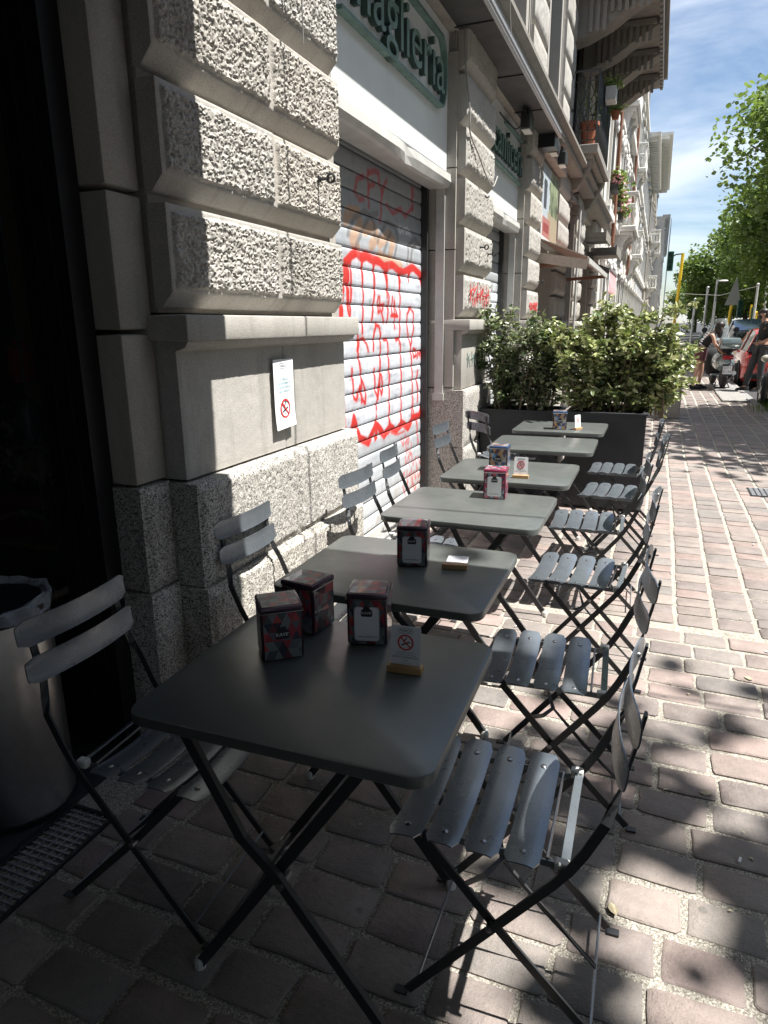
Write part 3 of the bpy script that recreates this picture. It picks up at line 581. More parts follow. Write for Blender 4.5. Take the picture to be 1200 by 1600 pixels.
GRAF = {'W': [(4.038, 1.713), (4.113, 1.899), (4.195, 1.946), (4.278, 1.972), (4.361, 1.949), (4.449, 1.965), (4.554, 1.949), (4.68, 1.947), (4.769, 1.923), (4.935, 1.943), (5.062, 1.915), (5.165, 1.91), (5.398, 1.957), (5.571, 1.915), (5.663, 1.772), (5.716, 1.397), (5.7, 0.964), (5.561, 0.773), (5.402, 0.778), (5.272, 0.709), (5.127, 0.771), (4.988, 0.722), (4.857, 0.78), (4.729, 0.727), (4.578, 0.843), (4.426, 0.723), (4.275, 0.777), (4.18, 0.93), (4.099, 0.735), (4.026, 0.893), (3.988, 1.331)], 'red': [[(4.038, 1.713), (4.113, 1.899), (4.195, 1.946), (4.278, 1.972), (4.361, 1.949), (4.449, 1.965), (4.554, 1.949), (4.68, 1.947), (4.769, 1.923), (4.935, 1.943), (5.062, 1.915), (5.165, 1.91), (5.398, 1.957), (5.571, 1.915), (5.663, 1.772), (5.716, 1.397), (5.7, 0.964), (5.561, 0.773), (5.402, 0.778), (5.272, 0.709), (5.127, 0.771), (4.988, 0.722), (4.857, 0.78), (4.729, 0.727), (4.578, 0.843), (4.426, 0.723), (4.275, 0.777), (4.18, 0.93), (4.099, 0.735), (4.026, 0.893), (3.988, 1.331)], [(4.18, 1.925), (4.184, 1.75), (4.152, 1.56)], [(4.36, 1.939), (4.378, 1.704), (4.353, 1.472)], [(4.569, 1.933), (4.588, 1.767), (4.523, 1.561)], [(4.768, 1.914), (4.86, 1.719), (4.813, 1.539)], [(5.062, 1.909), (5.098, 1.727), (5.075, 1.386)], [(4.274, 1.352), (4.319, 1.203), (4.316, 1.018)], [(4.682, 1.468), (4.666, 1.18), (4.581, 0.942)], [(4.817, 1.417), (4.854, 1.167), (4.838, 0.783)], [(5.094, 1.385), (5.119, 1.149), (5.107, 0.801)], [(5.336, 1.352), (5.379, 1.132), (5.411, 0.777)], [(4.226, 1.517), (4.267, 1.495), (4.284, 1.429), (4.26, 1.363)], [(4.275, 1.363), (4.307, 1.428), (4.366, 1.438), (4.424, 1.403), (4.453, 1.351)], [(4.547, 1.353), (4.558, 1.469), (4.602, 1.527), (4.657, 1.515), (4.681, 1.444)], [(4.748, 1.419), (4.817, 1.42), (4.823, 1.368)], [(4.999, 1.413), (5.075, 1.422), (5.094, 1.359)], [(4.673, 1.713), (4.686, 1.621), (4.637, 1.608), (4.648, 1.655), (4.762, 1.663), (4.703, 1.609), (4.751, 1.539)], [(4.65, 1.712), (4.629, 1.677)], [(4.931, 1.721), (4.91, 1.6), (5.02, 1.595), (4.967, 1.698), (4.971, 1.501)], [(4.892, 1.587), (5.039, 1.586)], [(5.336, 1.352), (5.254, 1.486), (5.254, 1.603), (5.336, 1.654), (5.408, 1.618), (5.408, 1.485), (5.336, 1.352)], [(4.169, 1.246), (4.187, 1.055), (4.229, 1.039), (4.292, 1.125), (4.317, 1.042), (4.376, 1.0), (4.395, 1.081), (4.324, 1.168)], [(4.558, 1.223), (4.569, 1.065), (4.617, 1.012), (4.654, 1.119), (4.685, 1.03), (4.721, 1.077), (4.69, 1.178)], [(5.4, 1.336), (5.409, 1.268), (5.479, 1.279), (5.47, 1.32), (5.4, 1.334)], [(5.497, 1.257), (5.524, 1.311), (5.551, 1.275), (5.578, 1.309), (5.597, 1.245)], [(5.624, 1.322), (5.615, 1.287), (5.653, 1.257), (5.616, 1.237)], [(5.512, 1.151), (5.49, 1.068), (5.536, 0.979), (5.514, 0.894)], [(5.492, 0.752), (5.531, 0.54)]], 'tagr': [[(5.106, 0.65), (5.154, 0.572), (5.188, 0.651)], [(5.209, 0.662), (5.272, 0.567), (5.315, 0.632), (5.208, 0.592)], [(5.208, 0.592), (5.25, 0.499), (5.272, 0.538), (5.337, 0.469), (5.359, 0.568)], [(5.208, 0.478), (5.228, 0.402), (5.293, 0.477), (5.315, 0.386)], [(5.359, 0.48), (5.404, 0.369), (5.472, 0.431), (5.495, 0.336)], [(5.541, 0.418), (5.59, 0.348), (5.637, 0.416), (5.712, 0.31)], [(5.123, 0.322), (5.186, 0.353), (5.164, 0.285), (5.228, 0.242)], [(5.25, 0.354), (5.262, 0.235), (5.315, 0.327), (5.337, 0.278)], [(5.359, 0.348), (5.382, 0.223), (5.427, 0.319), (5.473, 0.234), (5.496, 0.321)], [(5.519, 0.331), (5.543, 0.235), (5.638, 0.308), (5.664, 0.21)], [(5.143, 0.246), (5.206, 0.159), (5.249, 0.237)], [(5.271, 0.218), (5.315, 0.163), (5.404, 0.219), (5.45, 0.148), (5.544, 0.204)], [(5.637, 0.37), (5.714, 0.199), (5.591, 0.194)], [(4.874, 0.725), (5.026, 0.689), (5.188, 0.693)]], 'greyt': [[(5.381, 0.651), (5.403, 0.59), (5.448, 0.627)], [(5.493, 0.649), (5.517, 0.587), (5.563, 0.625), (5.61, 0.588)], [(5.403, 0.546), (5.449, 0.479), (5.494, 0.546)], [(5.54, 0.554), (5.588, 0.47), (5.635, 0.539), (5.684, 0.47)]], 'top': [[(4.42, 2.445), (4.298, 2.406), (4.278, 2.329), (4.344, 2.295), (4.414, 2.312)], [(4.493, 2.49), (4.495, 2.273)], [(4.493, 2.475), (4.605, 2.51), (4.681, 2.511)], [(4.5, 2.396), (4.602, 2.429)], [(4.68, 2.485), (4.737, 2.394)], [(4.829, 2.49), (4.737, 2.394), (4.703, 2.207)], [(4.837, 2.335), (4.942, 2.293), (5.113, 2.348), (5.216, 2.307), (5.389, 2.398), (5.393, 2.535)], [(5.363, 2.522), (5.389, 2.375)]], 'whit': [[(5.112, 2.225), (5.066, 2.201), (5.098, 2.179), (5.13, 2.201)], [(5.145, 2.22), (5.168, 2.187), (5.197, 2.226)], [(5.216, 2.218), (5.264, 2.231), (5.225, 2.189), (5.274, 2.199)], [(5.289, 2.188), (5.294, 2.219), (5.334, 2.216), (5.304, 2.202), (5.344, 2.186)]], 'orange': [[(4.121, 2.148), (4.188, 2.205), (4.322, 2.211), (4.354, 2.151), (4.212, 2.047), (4.311, 1.993)], [(4.423, 2.121), (4.573, 2.164), (4.648, 2.105), (4.53, 2.04)], [(4.687, 2.068), (4.853, 2.141), (4.961, 2.109), (4.893, 2.017)], [(4.684, 1.985), (4.892, 1.959), (5.118, 1.945)]], 'grey': [[(4.148, 2.065), (4.253, 2.177), (4.428, 2.238), (4.574, 2.205), (4.609, 2.101)], [(4.278, 2.016), (4.5, 2.221), (4.653, 2.255)], [(4.647, 2.078), (4.813, 2.221), (4.985, 2.213), (5.051, 2.133), (4.981, 2.009)], [(5.264, 1.986), (5.289, 2.112), (5.441, 2.173), (5.602, 2.125), (5.632, 1.964)], [(5.339, 1.976), (5.364, 2.088), (5.467, 2.129)], [(4.767, 2.02), (4.897, 2.16)]]}
WEDGE = [[(4.292, 1.977), (4.434, 1.973), (4.397, 1.92), (4.37, 1.725), (4.359, 1.918)], [(4.485, 1.968), (4.639, 1.952), (4.59, 1.901), (4.568, 1.732), (4.543, 1.909)], [(4.703, 1.952), (4.907, 1.937), (4.863, 1.873), (4.822, 1.623), (4.787, 1.869)], [(4.989, 1.926), (5.204, 1.918), (5.126, 1.864), (5.098, 1.714), (5.062, 1.873)], [(5.243, 1.921), (5.377, 1.953), (5.283, 1.829)], [(4.038, 1.923), (4.142, 1.942), (4.187, 1.895), (4.157, 1.56), (4.109, 1.612), (4.081, 1.796)], [(4.516, 0.702), (4.631, 0.729), (4.601, 0.84), (4.583, 0.991), (4.554, 0.834)], [(4.782, 0.706), (4.904, 0.741), (4.869, 0.831), (4.845, 0.912), (4.821, 0.824)], [(5.035, 0.715), (5.164, 0.731), (5.128, 0.812), (5.1, 0.897), (5.075, 0.805)], [(5.294, 0.707), (5.429, 0.753), (5.393, 0.807), (5.371, 0.923), (5.337, 0.8)], [(4.07, 0.716), (4.251, 0.78), (4.205, 0.857), (4.186, 0.986), (4.157, 0.864)]]

def seg_dist(P, pts):
    d = np.full(len(P), 9.0)
    for (a, b) in zip(pts[:-1], pts[1:]):
        a = np.array(a); b = np.array(b); ab = b - a; t = np.clip(((P - a) @ ab) / max(ab @ ab, 1e-9), 0, 1)
        d = np.minimum(d, np.hypot(*(P - a - t[:, None] * ab).T))
    return d
def inside(P, poly):
    x, y = P[:, 0], P[:, 1]; c = np.zeros(len(P), bool); n = len(poly)
    for i in range(n):
        x1, y1 = poly[i]; x2, y2 = poly[(i + 1) % n]
        m = ((y1 > y) != (y2 > y)) & (x < (x2 - x1) * (y - y1) / (y2 - y1 + 1e-12) + x1); c ^= m
    return c
def lay(C, m, col, a=1.0):
    m = (np.clip(m, 0, 1) * a)[:, None]; return C * (1 - m) + np.array(col) * m
def graffiti(P):
    y, z = P[:, 0], P[:, 1]; Q = np.stack([y, z, 0 * y], -1)
    n = fbm(Q * 5, 4, 2); st = fbm(Q * np.array([40, 4, 1]), 2, 4)
    C = np.tile(np.array([.40, .425, .45]), (len(P), 1)) * (1 + .12 * n + .05 * st)[:, None]
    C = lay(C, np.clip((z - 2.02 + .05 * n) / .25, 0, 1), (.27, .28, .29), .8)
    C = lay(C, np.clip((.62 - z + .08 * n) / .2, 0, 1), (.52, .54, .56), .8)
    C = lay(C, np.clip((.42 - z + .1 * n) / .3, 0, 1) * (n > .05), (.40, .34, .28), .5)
    s = .010
    for st_ in GRAF['orange']: C = lay(C, 1 - (seg_dist(P, st_) - .035) / s, (.50, .27, .13), .65)
    for st_ in GRAF['grey']: C = lay(C, 1 - (seg_dist(P, st_) - .014) / s, (.17, .16, .16), .7)
    fill = inside(P, GRAF['W']); w = fbm(Q * np.array([6, 22, 1]), 4, 12)
    C = np.where(fill[:, None], np.array([.58, .61, .66]) * (1 - .34 * np.clip(w + .15, 0, 1))[:, None] * np.where(w > .42, .82, 1)[:, None], C)
    D = np.full(len(P), 9.0)
    for wq in WEDGE:
        my = sum(p[0] for p in wq) / len(wq); wq = [(my + (a - my) * .62, b) for a, b in wq]; C = np.where(inside(P + .004 * np.stack([n, -n], -1), wq)[:, None], np.array([.54, .035, .03]), C)
    for i, st_ in enumerate(GRAF['red']):
        pts = st_ + [st_[0]] if i == 0 else st_
        wd = .022 if i == 0 else (.010 if i < 11 else .009)
        D = np.minimum(D, seg_dist(P, pts) - wd * (1 + .35 * fbm(Q * 8, 2, 6)) - (.004 * np.clip((z - 1.8) * 8, 0, 1) if i == 0 else 0) - (.006 * np.clip((.85 - z) * 6, 0, 1) if i == 0 else 0))
    C = lay(C, np.exp(-np.clip(D, 0, 1) / .02) * .22, (.56, .10, .09)); C = lay(C, 1 - D / .009, (.54, .035, .03))
    gr_ = fbm(Q * np.array([22, 3, 1]), 4, 31); C = lay(C, np.clip((gr_ - .15) * 2.2, 0, 1), (.22, .20, .18), .28)
    # ink bled between the letters at the crown of the piece
    for st_ in GRAF['tagr']: C = lay(C, 1 - (seg_dist(P, st_) - .006) / .008, (.55, .08, .07), .8)
    for st_ in GRAF['greyt']: C = lay(C, 1 - (seg_dist(P, st_) - .004) / .006, (.25, .27, .29), .6)
    for st_ in GRAF['top']: C = lay(C, 1 - (seg_dist(P, st_) - .012) / .012, (.42, .04, .06), .75)
    for st_ in GRAF['whit']: C = lay(C, 1 - (seg_dist(P, st_) - .006) / .008, (.72, .72, .74), .9)
    return np.clip(C, 0, 1)
G2 = []
_g = random.Random(3)
for k in range(9):
    y0 = 7.0 + k * .2; pts = [(y0, 1.75 - _g.random() * .2)]
    for q in range(5): pts.append((pts[-1][0] + _g.uniform(-.12, .16), pts[-1][1] - _g.uniform(.05, .25)))
    G2.append(pts)
def graffiti2(P):
    y, z = P[:, 0], P[:, 1]; Q = np.stack([y, z, 0 * y], -1); n = fbm(Q * 5, 4, 22)
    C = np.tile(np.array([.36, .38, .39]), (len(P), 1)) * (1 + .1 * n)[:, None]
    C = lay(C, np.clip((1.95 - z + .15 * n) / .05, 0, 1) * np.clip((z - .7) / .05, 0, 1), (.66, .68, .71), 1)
    for st_ in G2: C = lay(C, 1 - (seg_dist(P, st_) - .014) / .012, (.03, .03, .04), 1)
    return np.clip(C, 0, 1)
def shutter(y0, y1, cell, paint, label=None):
    sh = link('rolling_shutter', None, bld); sh.empty_display_size = .1; off = wloc(sh)
    if label: sh['label'] = label
    z = .065; k = 0
    while z < 2.72:
        ny = int((y1 - y0) / cell); prof = [(0, -.009), (.002, -.002), (.008, .003), (.03, .006), (.055, .006), (.08, .006), (.100, .003), (.108, -.002), (.1095, -.009)]
        nz_extra = []
        for (a, b) in zip(prof[:-1], prof[1:]):
            m = max(1, int(round((b[0] - a[0]) / max(cell, .008))))
            for q in range(m): nz_extra.append((a[0] + (b[0] - a[0]) * q / m, a[1] + (b[1] - a[1]) * q / m))
        nz_extra.append(prof[-1]); pr = np.array(nz_extra); Y = np.linspace(y0, y1, ny + 1)
        YY, ZZ = np.meshgrid(Y, pr[:, 0] + z); XX = np.repeat(pr[:, 1][:, None], ny + 1, 1) - 1.856 + .0012 * np.sin(YY * 3 + k) + .0008 * vnoise(np.stack([YY * 2.5, ZZ * 3, XX0(YY)], -1), 4)
        h, w = YY.shape; idx = np.arange(h * w).reshape(h, w)
        V = np.stack([XX - off.x, YY - off.y, ZZ - off.z], -1).reshape(-1, 3)
        F = np.stack([idx[:-1, :-1], idx[:-1, 1:], idx[1:, 1:], idx[1:, :-1]], -1).reshape(-1, 4)
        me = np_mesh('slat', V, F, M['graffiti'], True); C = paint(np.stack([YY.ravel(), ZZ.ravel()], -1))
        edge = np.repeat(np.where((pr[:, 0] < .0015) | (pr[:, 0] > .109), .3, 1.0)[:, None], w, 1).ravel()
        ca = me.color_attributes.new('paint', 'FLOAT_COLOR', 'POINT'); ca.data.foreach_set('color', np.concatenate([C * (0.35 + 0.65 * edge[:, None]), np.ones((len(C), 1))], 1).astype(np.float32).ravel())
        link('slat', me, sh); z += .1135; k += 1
    MB().box(-1.90, y0, -.02, -1.872, y1, 2.9).build('shutter_backing', M['black'], bld)
    bt = MB(); bt.box(-1.885, y0, .0, -1.835, y1, .055); bt.build('bottom_rail', M['white_metal'], sh)
    return sh
def XX0(a): return np.zeros_like(a)
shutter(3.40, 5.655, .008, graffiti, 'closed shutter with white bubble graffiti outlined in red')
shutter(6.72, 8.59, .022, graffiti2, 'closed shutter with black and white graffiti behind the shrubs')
for (a, b) in ((3.38, 5.67), (6.70, 8.60)):
    MB().box(-1.868, b - .075, 0, -1.80, b - .03, 2.75).build('guide_rail', M['dark_metal'], bld); MB().box(-1.868, a + .02, 0, -1.80, a + .065, 2.75).build('guide_rail', M['dark_metal'], bld)
    po = MB(); po.box(-1.74, b - .035, .95, -1.668, b + .012, 2.60); po.box(-1.755, b - .04, .90, -1.66, b + .016, .96); po.build('frame_post', M['white_metal'], bld)
    MB().box(-1.74, a - .012, .0, -1.668, a + .03, 2.60).build('frame_post', M['white_metal'], bld)
    # dented white lintel under the sign
    ly = np.linspace(a - .02, b + .02, 24); lm = MB(); vs = []; fs = []
    for i, yv in enumerate(ly):
        dn = .018 * math.exp(-((yv - (a + b) / 2 - .15) / .08) ** 2); sg = .012 * math.sin((yv - a) * 3)
        for (xx, zq) in ((-1.80, 2.665), (-1.628 - dn, 2.655 + sg * .3), (-1.622 - dn * 1.6, 2.60), (-1.640 - dn, 2.56 + sg), (-1.665, 2.553 + sg), (-1.80, 2.56)): vs.append((xx, yv, zq))
    for i in range(len(ly) - 1):
        for k in range(6): k2 = (k + 1) % 6; fs.append((i * 6 + k, i * 6 + k2, i * 6 + 6 + k2, i * 6 + 6 + k))
    n_ = (len(ly) - 1) * 6; fs += [(0, 1, 2, 3, 4, 5), tuple(n_ + q for q in range(6))]
    lm.add(vs, fs).build('lintel', M['white_metal'], bld)
    MB().box(-1.95, a - .02, 2.72, -1.70, b + .02, 3.64).build('sign_backing', M['smooth'], bld)
    MB().box(-1.88, a, -.03, -1.56, b, .004).build('threshold', M['kerb'], bld)

def shop_sign(txt, y0, y1, ty0, ty1, label, size, zt):
    s = thing('shop_sign', label, 'sign', (-1.66, (y0 + y1) / 2, 2.68))
    MB().cbox(-1.695, y0, 2.675, -1.662, y1, 3.638, .004).build('panel', M['sign_white'], s)
    ed = MB(); ed.box(-1.70, y1 - .004, 2.67, -1.655, y1 + .008, 3.638); ed.box(-1.70, y0, 2.666, -1.655, y1, 2.678); ed.build('trim', M['galv'], s)
    # pill-shaped tray round the word
    zc, rr = zt, .225; pts = [(ty0, zc - rr)]
    for k in range(17):
        t = -math.pi / 2 + math.pi * k / 16; pts.append((ty1 - rr * .55 + rr * .55 * math.cos(t), zc + rr * math.sin(t)))
    pts.append((ty0 + (ty1 - ty0) * .38, zc + rr))
    mb = MB(); mb.bar([(-1.640, a, b) for a, b in pts], .046, .022, (1, 0, 0)); mb.build('tray', M['teal'], s)
    L_ = put_text('lettering', txt, size, (-1.640, (ty0 + ty1) / 2 - .02, zc - .0), (0, 1, 0), (0, 0, 1), M['teal'], s, extrude=.020, bevel=.0, offset=.0)
    ys = [L_.matrix_basis @ v.co for v in L_.data.vertices]; lo, hi = min(p.y for p in ys), max(p.y for p in ys); k = (ty1 - ty0 - .12) / (hi - lo); mid = (ty0 + ty1) / 2 - .0 - wloc(s).y
    for v in L_.data.vertices: v.co.y = mid + (v.co.y - (lo + hi) / 2) * k
    L_.data.materials.append(M['teal_dark'])
    for p in L_.data.polygons:
        if abs(p.normal.x) < .5: p.material_index = 1
    return s
shop_sign('maglieria', 3.35, 5.69, 3.62, 5.50, 'white panel sign over the graffiti shutter with raised green letters maglieria', .46, 3.29)
shop_sign('camiceria', 6.68, 8.82, 7.05, 8.78, 'white panel sign above the shrubs with raised green letters camiceria, half in shadow', .46, 3.29)

# canopy soffit, its gutter, cornice above
cp = MB(); cp.box(-1.60, 3.36, 3.645, -1.30, 9.10, 3.74); cp.build('canopy_soffit', M['soffit'], bld)
cp = MB(); cp.box(-1.60, 8.86, 3.50, -1.31, 9.10, 3.644); cp.build('canopy_end_box', M['black'], bld)
for yq in (4.4, 5.6, 6.8, 7.9): MB().box(-1.60, yq, 3.635, -1.302, yq + .02, 3.6445).build('canopy_rib', M['dark_metal'], bld)
gt_ = MB(); gt_.box(-1.298, 3.36, 3.63, -1.272, 9.10, 3.70); gt_.tube([(-1.262, 3.36, 3.64), (-1.262, 9.3, 3.64)], .008, 6); gt_.tube([(-1.258, 3.36, 3.69), (-1.258, 9.3, 3.69)], .006, 6); gt_.build('gutter', M['galv'], bld)
cn = MB(); cn.prism([(-1.62, 3.745), (-1.34, 3.745), (-1.32, 3.78), (-1.34, 3.80), (-1.33, 3.86), (-1.27, 3.90), (-1.27, 3.94), (-1.40, 3.96), (-1.62, 3.97)], 'y', 3.0, 18.5); cn.build('cornice', M['brown_stone'], bld)

# ---- upper storey
up = [(5.62, 6.72), (8.5, 9.45), (11.0, 12.1), (14.4, 15.3), (17.3, 18.4)]
for pi, (a, b) in enumerate(up):
    MB().box(-1.9, a + .02, 3.97, -1.60, b - .02, 9.5).build('pilaster_core', M['smooth'], bld)
    z = 4.22; k = 0
    while z < (6.3 if pi < 2 else 8.8):
        sd += 1; rough_block(a, b, z, z + .42, -1.52, .08, .03 if pi < 2 else .045, sd, chamfer=.04, marg=.03, parent=bld); z += .46
    MB().cbox(-1.9, a - .04, 3.965, -1.44, b + .04, 4.19, .01).build('pilaster_base', M['smooth'], bld)
def stone_window(a, b, z0, z1, xw, frame='smooth', glassm='dark_glass', parent=None, blind=None):
    w = MB(); t = .11
    w.box(xw - .1, a - t, z0 - .02, xw + .05, a, z1 + t); w.box(xw - .1, b, z0 - .02, xw + .05, b + t, z1 + t); w.box(xw - .1, a, z1, xw + .045, b, z1 + t)
    w.box(xw - .1, a - t - .04, z1 + t + .002, xw + .12, b + t + .04, z1 + t + .09)
    f = w.build('window', M[frame], parent)
    MB().box(xw - .1, a - t - .05, z0 - .10, xw + .11, b + t + .05, z0 - .022).build('sill', M[frame], f)
    MB().box(xw - .16, a, z0, xw - .12, b, z1).build('pane', M[glassm], f)
    fr = MB(); m = (a + b) / 2
    for (p, q) in ((a, a + .05), (m - .03, m + .03), (b - .05, b)): fr.box(xw - .118, p, z0, xw - .09, q, z1)
    zz_ = z0
    for zz_ in (z0, z0 + (z1 - z0) * .66, z1 - .06): fr.box(xw - .117, a, zz_, xw - .091, b, zz_ + .055)
    fr.build('sash', M[blind or 'dark_metal'], f)
    return f
for (a, b) in ((7.0, 8.2), (9.8, 10.7), (12.45, 13.95), (15.7, 16.9)):
    stone_window(a, b, 4.30 if a != 12.45 else 4.24, 6.6, -1.62, parent=bld)
    # carved scroll brackets under the sill
    for yv in (a - .1, b + .02):
        sc = MB(); sc.lathe([(.001, 0), (.07, 0), (.07, .1), (.001, .1)], (-1.53, yv, 4.10), 14, 'y'); sc.lathe([(.001, 0), (.05, 0), (.05, .1), (.001, .1)], (-1.55, yv, 3.99), 12, 'y'); sc.build('scroll_bracket', M['smooth'], bld)
    # grooved reveals
    rv = MB()
    for q in range(5): rv.box(-1.70, b + .13 + q * .05, 4.0, -1.575 + .006 * (q % 2), b + .165 + q * .05, 8)
    rv.build('fluting', M['smooth'], bld)
# third shop: poster window, door bays
MB().box(-1.9, 9.42, 2.40, -1.64, 11.0, 3.62).build('spandrel', M['smooth'], bld)
MB().cbox(-1.66, 9.42, 3.56, -1.43, 11.0, 3.64, .01).build('hood', M['smooth'], bld)
poster = thing('poster', 'tall printed poster with blue sky, green trees and a red panel over the striped awning', 'poster', (-1.62, 10.0, 3.0))
def grid_sheet(name, x, y0, y1, z0, z1, ny, nz, paint, mat, parent):
    Y = np.linspace(y0, y1, ny + 1); Z = np.linspace(z0, z1, nz + 1); YY, ZZ = np.meshgrid(Y, Z); off = wloc(parent)
    V = np.stack([np.full_like(YY, x) - off.x, YY - off.y, ZZ - off.z], -1).reshape(-1, 3); idx = np.arange(V.shape[0]).reshape(YY.shape)
    F = np.stack([idx[:-1, :-1], idx[:-1, 1:], idx[1:, 1:], idx[1:, :-1]], -1).reshape(-1, 4); me = np_mesh(name, V, F, mat)
    C = paint((YY.ravel() - y0) / (y1 - y0), (ZZ.ravel() - z0) / (z1 - z0)); ca = me.color_attributes.new('paint', 'FLOAT_COLOR', 'POINT')
    ca.data.foreach_set('color', np.concatenate([np.clip(C, 0, 1), np.ones((len(C), 1))], 1).astype(np.float32).ravel()); return link(name, me, parent)
def poster_paint(u, v):
    Q = np.stack([u * 1.5, v, 0 * u], -1); n = fbm(Q * 9, 5, 3)
    C = np.tile(np.array([.40, .46, .50]), (len(u), 1)); C = lay(C, (u > .42 + .1 * n) & (v > .42 + .06 * n), (.17, .20, .12)); C[(u > .42) & (v > .42)] *= (1 + 1.3 * n[(u > .42) & (v > .42)])[:, None]
    C = lay(C, (v < .42 + .05 * n) & (u > .35), (.34, .29, .20)); C = lay(C, (u > .04) & (u < .52) & (v > .06) & (v < .32) & (v < .33 - .0 * u), (.36, .16, .14)); C = lay(C, (u > .12) & (u < .45) & (v > .12) & (v < .25), (.22, .03, .03), .8)
    C = lay(C, (v < .05), (.62, .6, .58)); C = lay(C, (u < .05) & (v < .4), (.6, .6, .6)); return C
MB().box(-1.638, 9.47, 2.56, -1.528, 10.93, 3.50).build('board', M['white_metal'], poster)
grid_sheet('print', -1.524, 9.49, 10.91, 2.58, 3.48, 130, 110, poster_paint, M['poster'], poster)

# dark shop openings beyond
dk = MB(); dk.box(-1.95, 9.42, -.02, -1.90, 11.0, 2.42); dk.build('shop_opening', M['black'], bld)
stone_window(15.1, 16.8, 1.1, 2.9, -1.66, parent=bld)
for yv in (12.24, 13.22):
    MB().box(-1.63, yv, 0, -1.545, yv + .11, 3.35).build('door_jamb', M['brown_stone'], bld)
    cap = MB(); cap.box(-1.63, yv - .03, 3.352, -1.50, yv + .14, 3.42); cap.box(-1.63, yv - .05, 3.422, -1.47, yv + .16, 3.50); cap.build('capital', M['brown_stone'], bld)
MB().box(-1.64, 12.36, 0, -1.615, 13.21, 3.2).build('door', M['black'], bld)
# hood canopies over the far bay
for (a, b, z, x1) in ((14.9, 16.2, 3.15, -1.15), (16.3, 18.1, 3.0, -1.02)):
    hd = MB(); hd.box(-1.60, a, z, x1, b, z + .09); hd.box(-1.60, a + .03, z - .07, x1 + .02, a + .06, z); hd.box(x1, a, z - .05, x1 + .03, b, z + .13); hd.build('door_hood', M['brown_stone'], bld)

# ---- small balcony with railing and pots
BY0, BY1, BX, BZ = 12.05, 14.55, -1.12, 4.20
bs_ = MB(); bs_.cbox(-1.6, BY0, BZ - .13, BX, BY1, BZ, .012); bs_.box(-1.6, BY0 + .06, BZ - .20, BX - .06, BY1 - .06, BZ - .132)
bs_.build('balcony_slab', M['brown_stone'], bld)
for yv in (BY0 + .1, BY1 - .32):
    MB().prism([(-1.6, BZ - .201), (BX - .07, BZ - .201), (BX - .10, BZ - .27), (-1.42, BZ - .62), (-1.6, BZ - .66)], 'y', yv, yv + .22).build('balcony_bracket', M['brown_stone'], bld)
MB().box(-1.6, 12.0, 3.5, -1.5, 13.5, 3.56).build('string_course', M['brown_stone'], bld)
rl = thing('balcony_railing', 'black wrought iron railing with diamond pattern round the small stone balcony', 'railing', (-1.3, 13.2, BZ))
def iron(parent):
    hz = 1.02
    path = [(-1.55, BY0 + .04), (BX - .05, BY0 + .04), (BX - .05, BY1 - .04), (-1.55, BY1 - .04)]
    for zq, r_ in ((BZ + hz, .018), (BZ + hz - .14, .009), (BZ + .06, .010), (BZ + .2, .009)):
        m = MB(); m.tube([(x, y, zq) for x, y in path], r_, 6); m.build('rail', M['dark_metal'], parent)
    segs = [(path[0], path[1], 3), (path[1], path[2], 20), (path[2], path[3], 3)]
    for (a, b, n) in segs:
        for k in range(n + 1):
            if k == 0 and a != path[0]: continue
            t = k / n; x, y = a[0] + (b[0] - a[0]) * t, a[1] + (b[1] - a[1]) * t; MB().tube([(x, y, BZ), (x, y, BZ + hz)], .008, 5).build('baluster', M['dark_metal'], parent)
        d = MB()
        for k in range(n):
            t0, t1 = k / n, (k + 1) / n; p = lambda t, z: (a[0] + (b[0] - a[0]) * t, a[1] + (b[1] - a[1]) * t, z)
            for (z0, z1) in ((BZ + .2, BZ + .54), (BZ + .54, BZ + hz - .14)): d.tube([p(t0, z0), p(t1, z1)], .005, 4); d.tube([p(t1, z0), p(t0, z1)], .005, 4)
        d.build('diamond_grille', M['dark_metal'], parent)
iron(rl)

# ---- large stone balcony overhead with fluted corbels
big = MB(); XB = -.36
big.box(-1.6, 11.8, 6.32, XB, 17.4, 6.50); big.box(-1.6, 11.7, 6.50, XB + .07, 17.5, 6.58); big.box(XB - .12, 11.8, 6.58, XB, 17.4, 7.6); big.box(-1.6, 17.28, 6.58, XB - .12, 17.4, 7.6)
big.build('great_balcony', M['brown_stone'], bld)
for yv in (12.2, 13.6, 15.0, 16.4):
    c = MB(); c.prism([(-1.6, 6.318), (XB - .05, 6.318), (XB - .06, 6.22), (-.62, 6.12), (-.80, 6.02), (-1.05, 5.86), (-1.4, 5.72), (-1.6, 5.68)], 'y', yv, yv + .4); c.build('corbel', M['brown_stone'], bld)
    fl = MB()
    for q in range(9): x = -1.38 + q * .1; fl.box(x, yv - .05, 5.98 if x > -1.1 else 5.75, x + .055, yv - .002, 6.22)
    fl.box(-1.45, yv - .07, 6.222, XB - .1, yv - .002, 6.30); fl.build('fluted_frieze', M['brown_stone'], bld)
for k in range(24): MB().box(XB - .06, 11.95 + k * .225, 6.24, XB - .005, 12.06 + k * .225, 6.317).build('dentil', M['brown_stone'], bld)
# downpipe, small fixtures
MB().tube([(-1.46, 13.27, 0), (-1.46, 13.27, 2.4), (-1.46, 13.27, 3.45)], .022, 8).build('downpipe', M['white_metal'], bld)

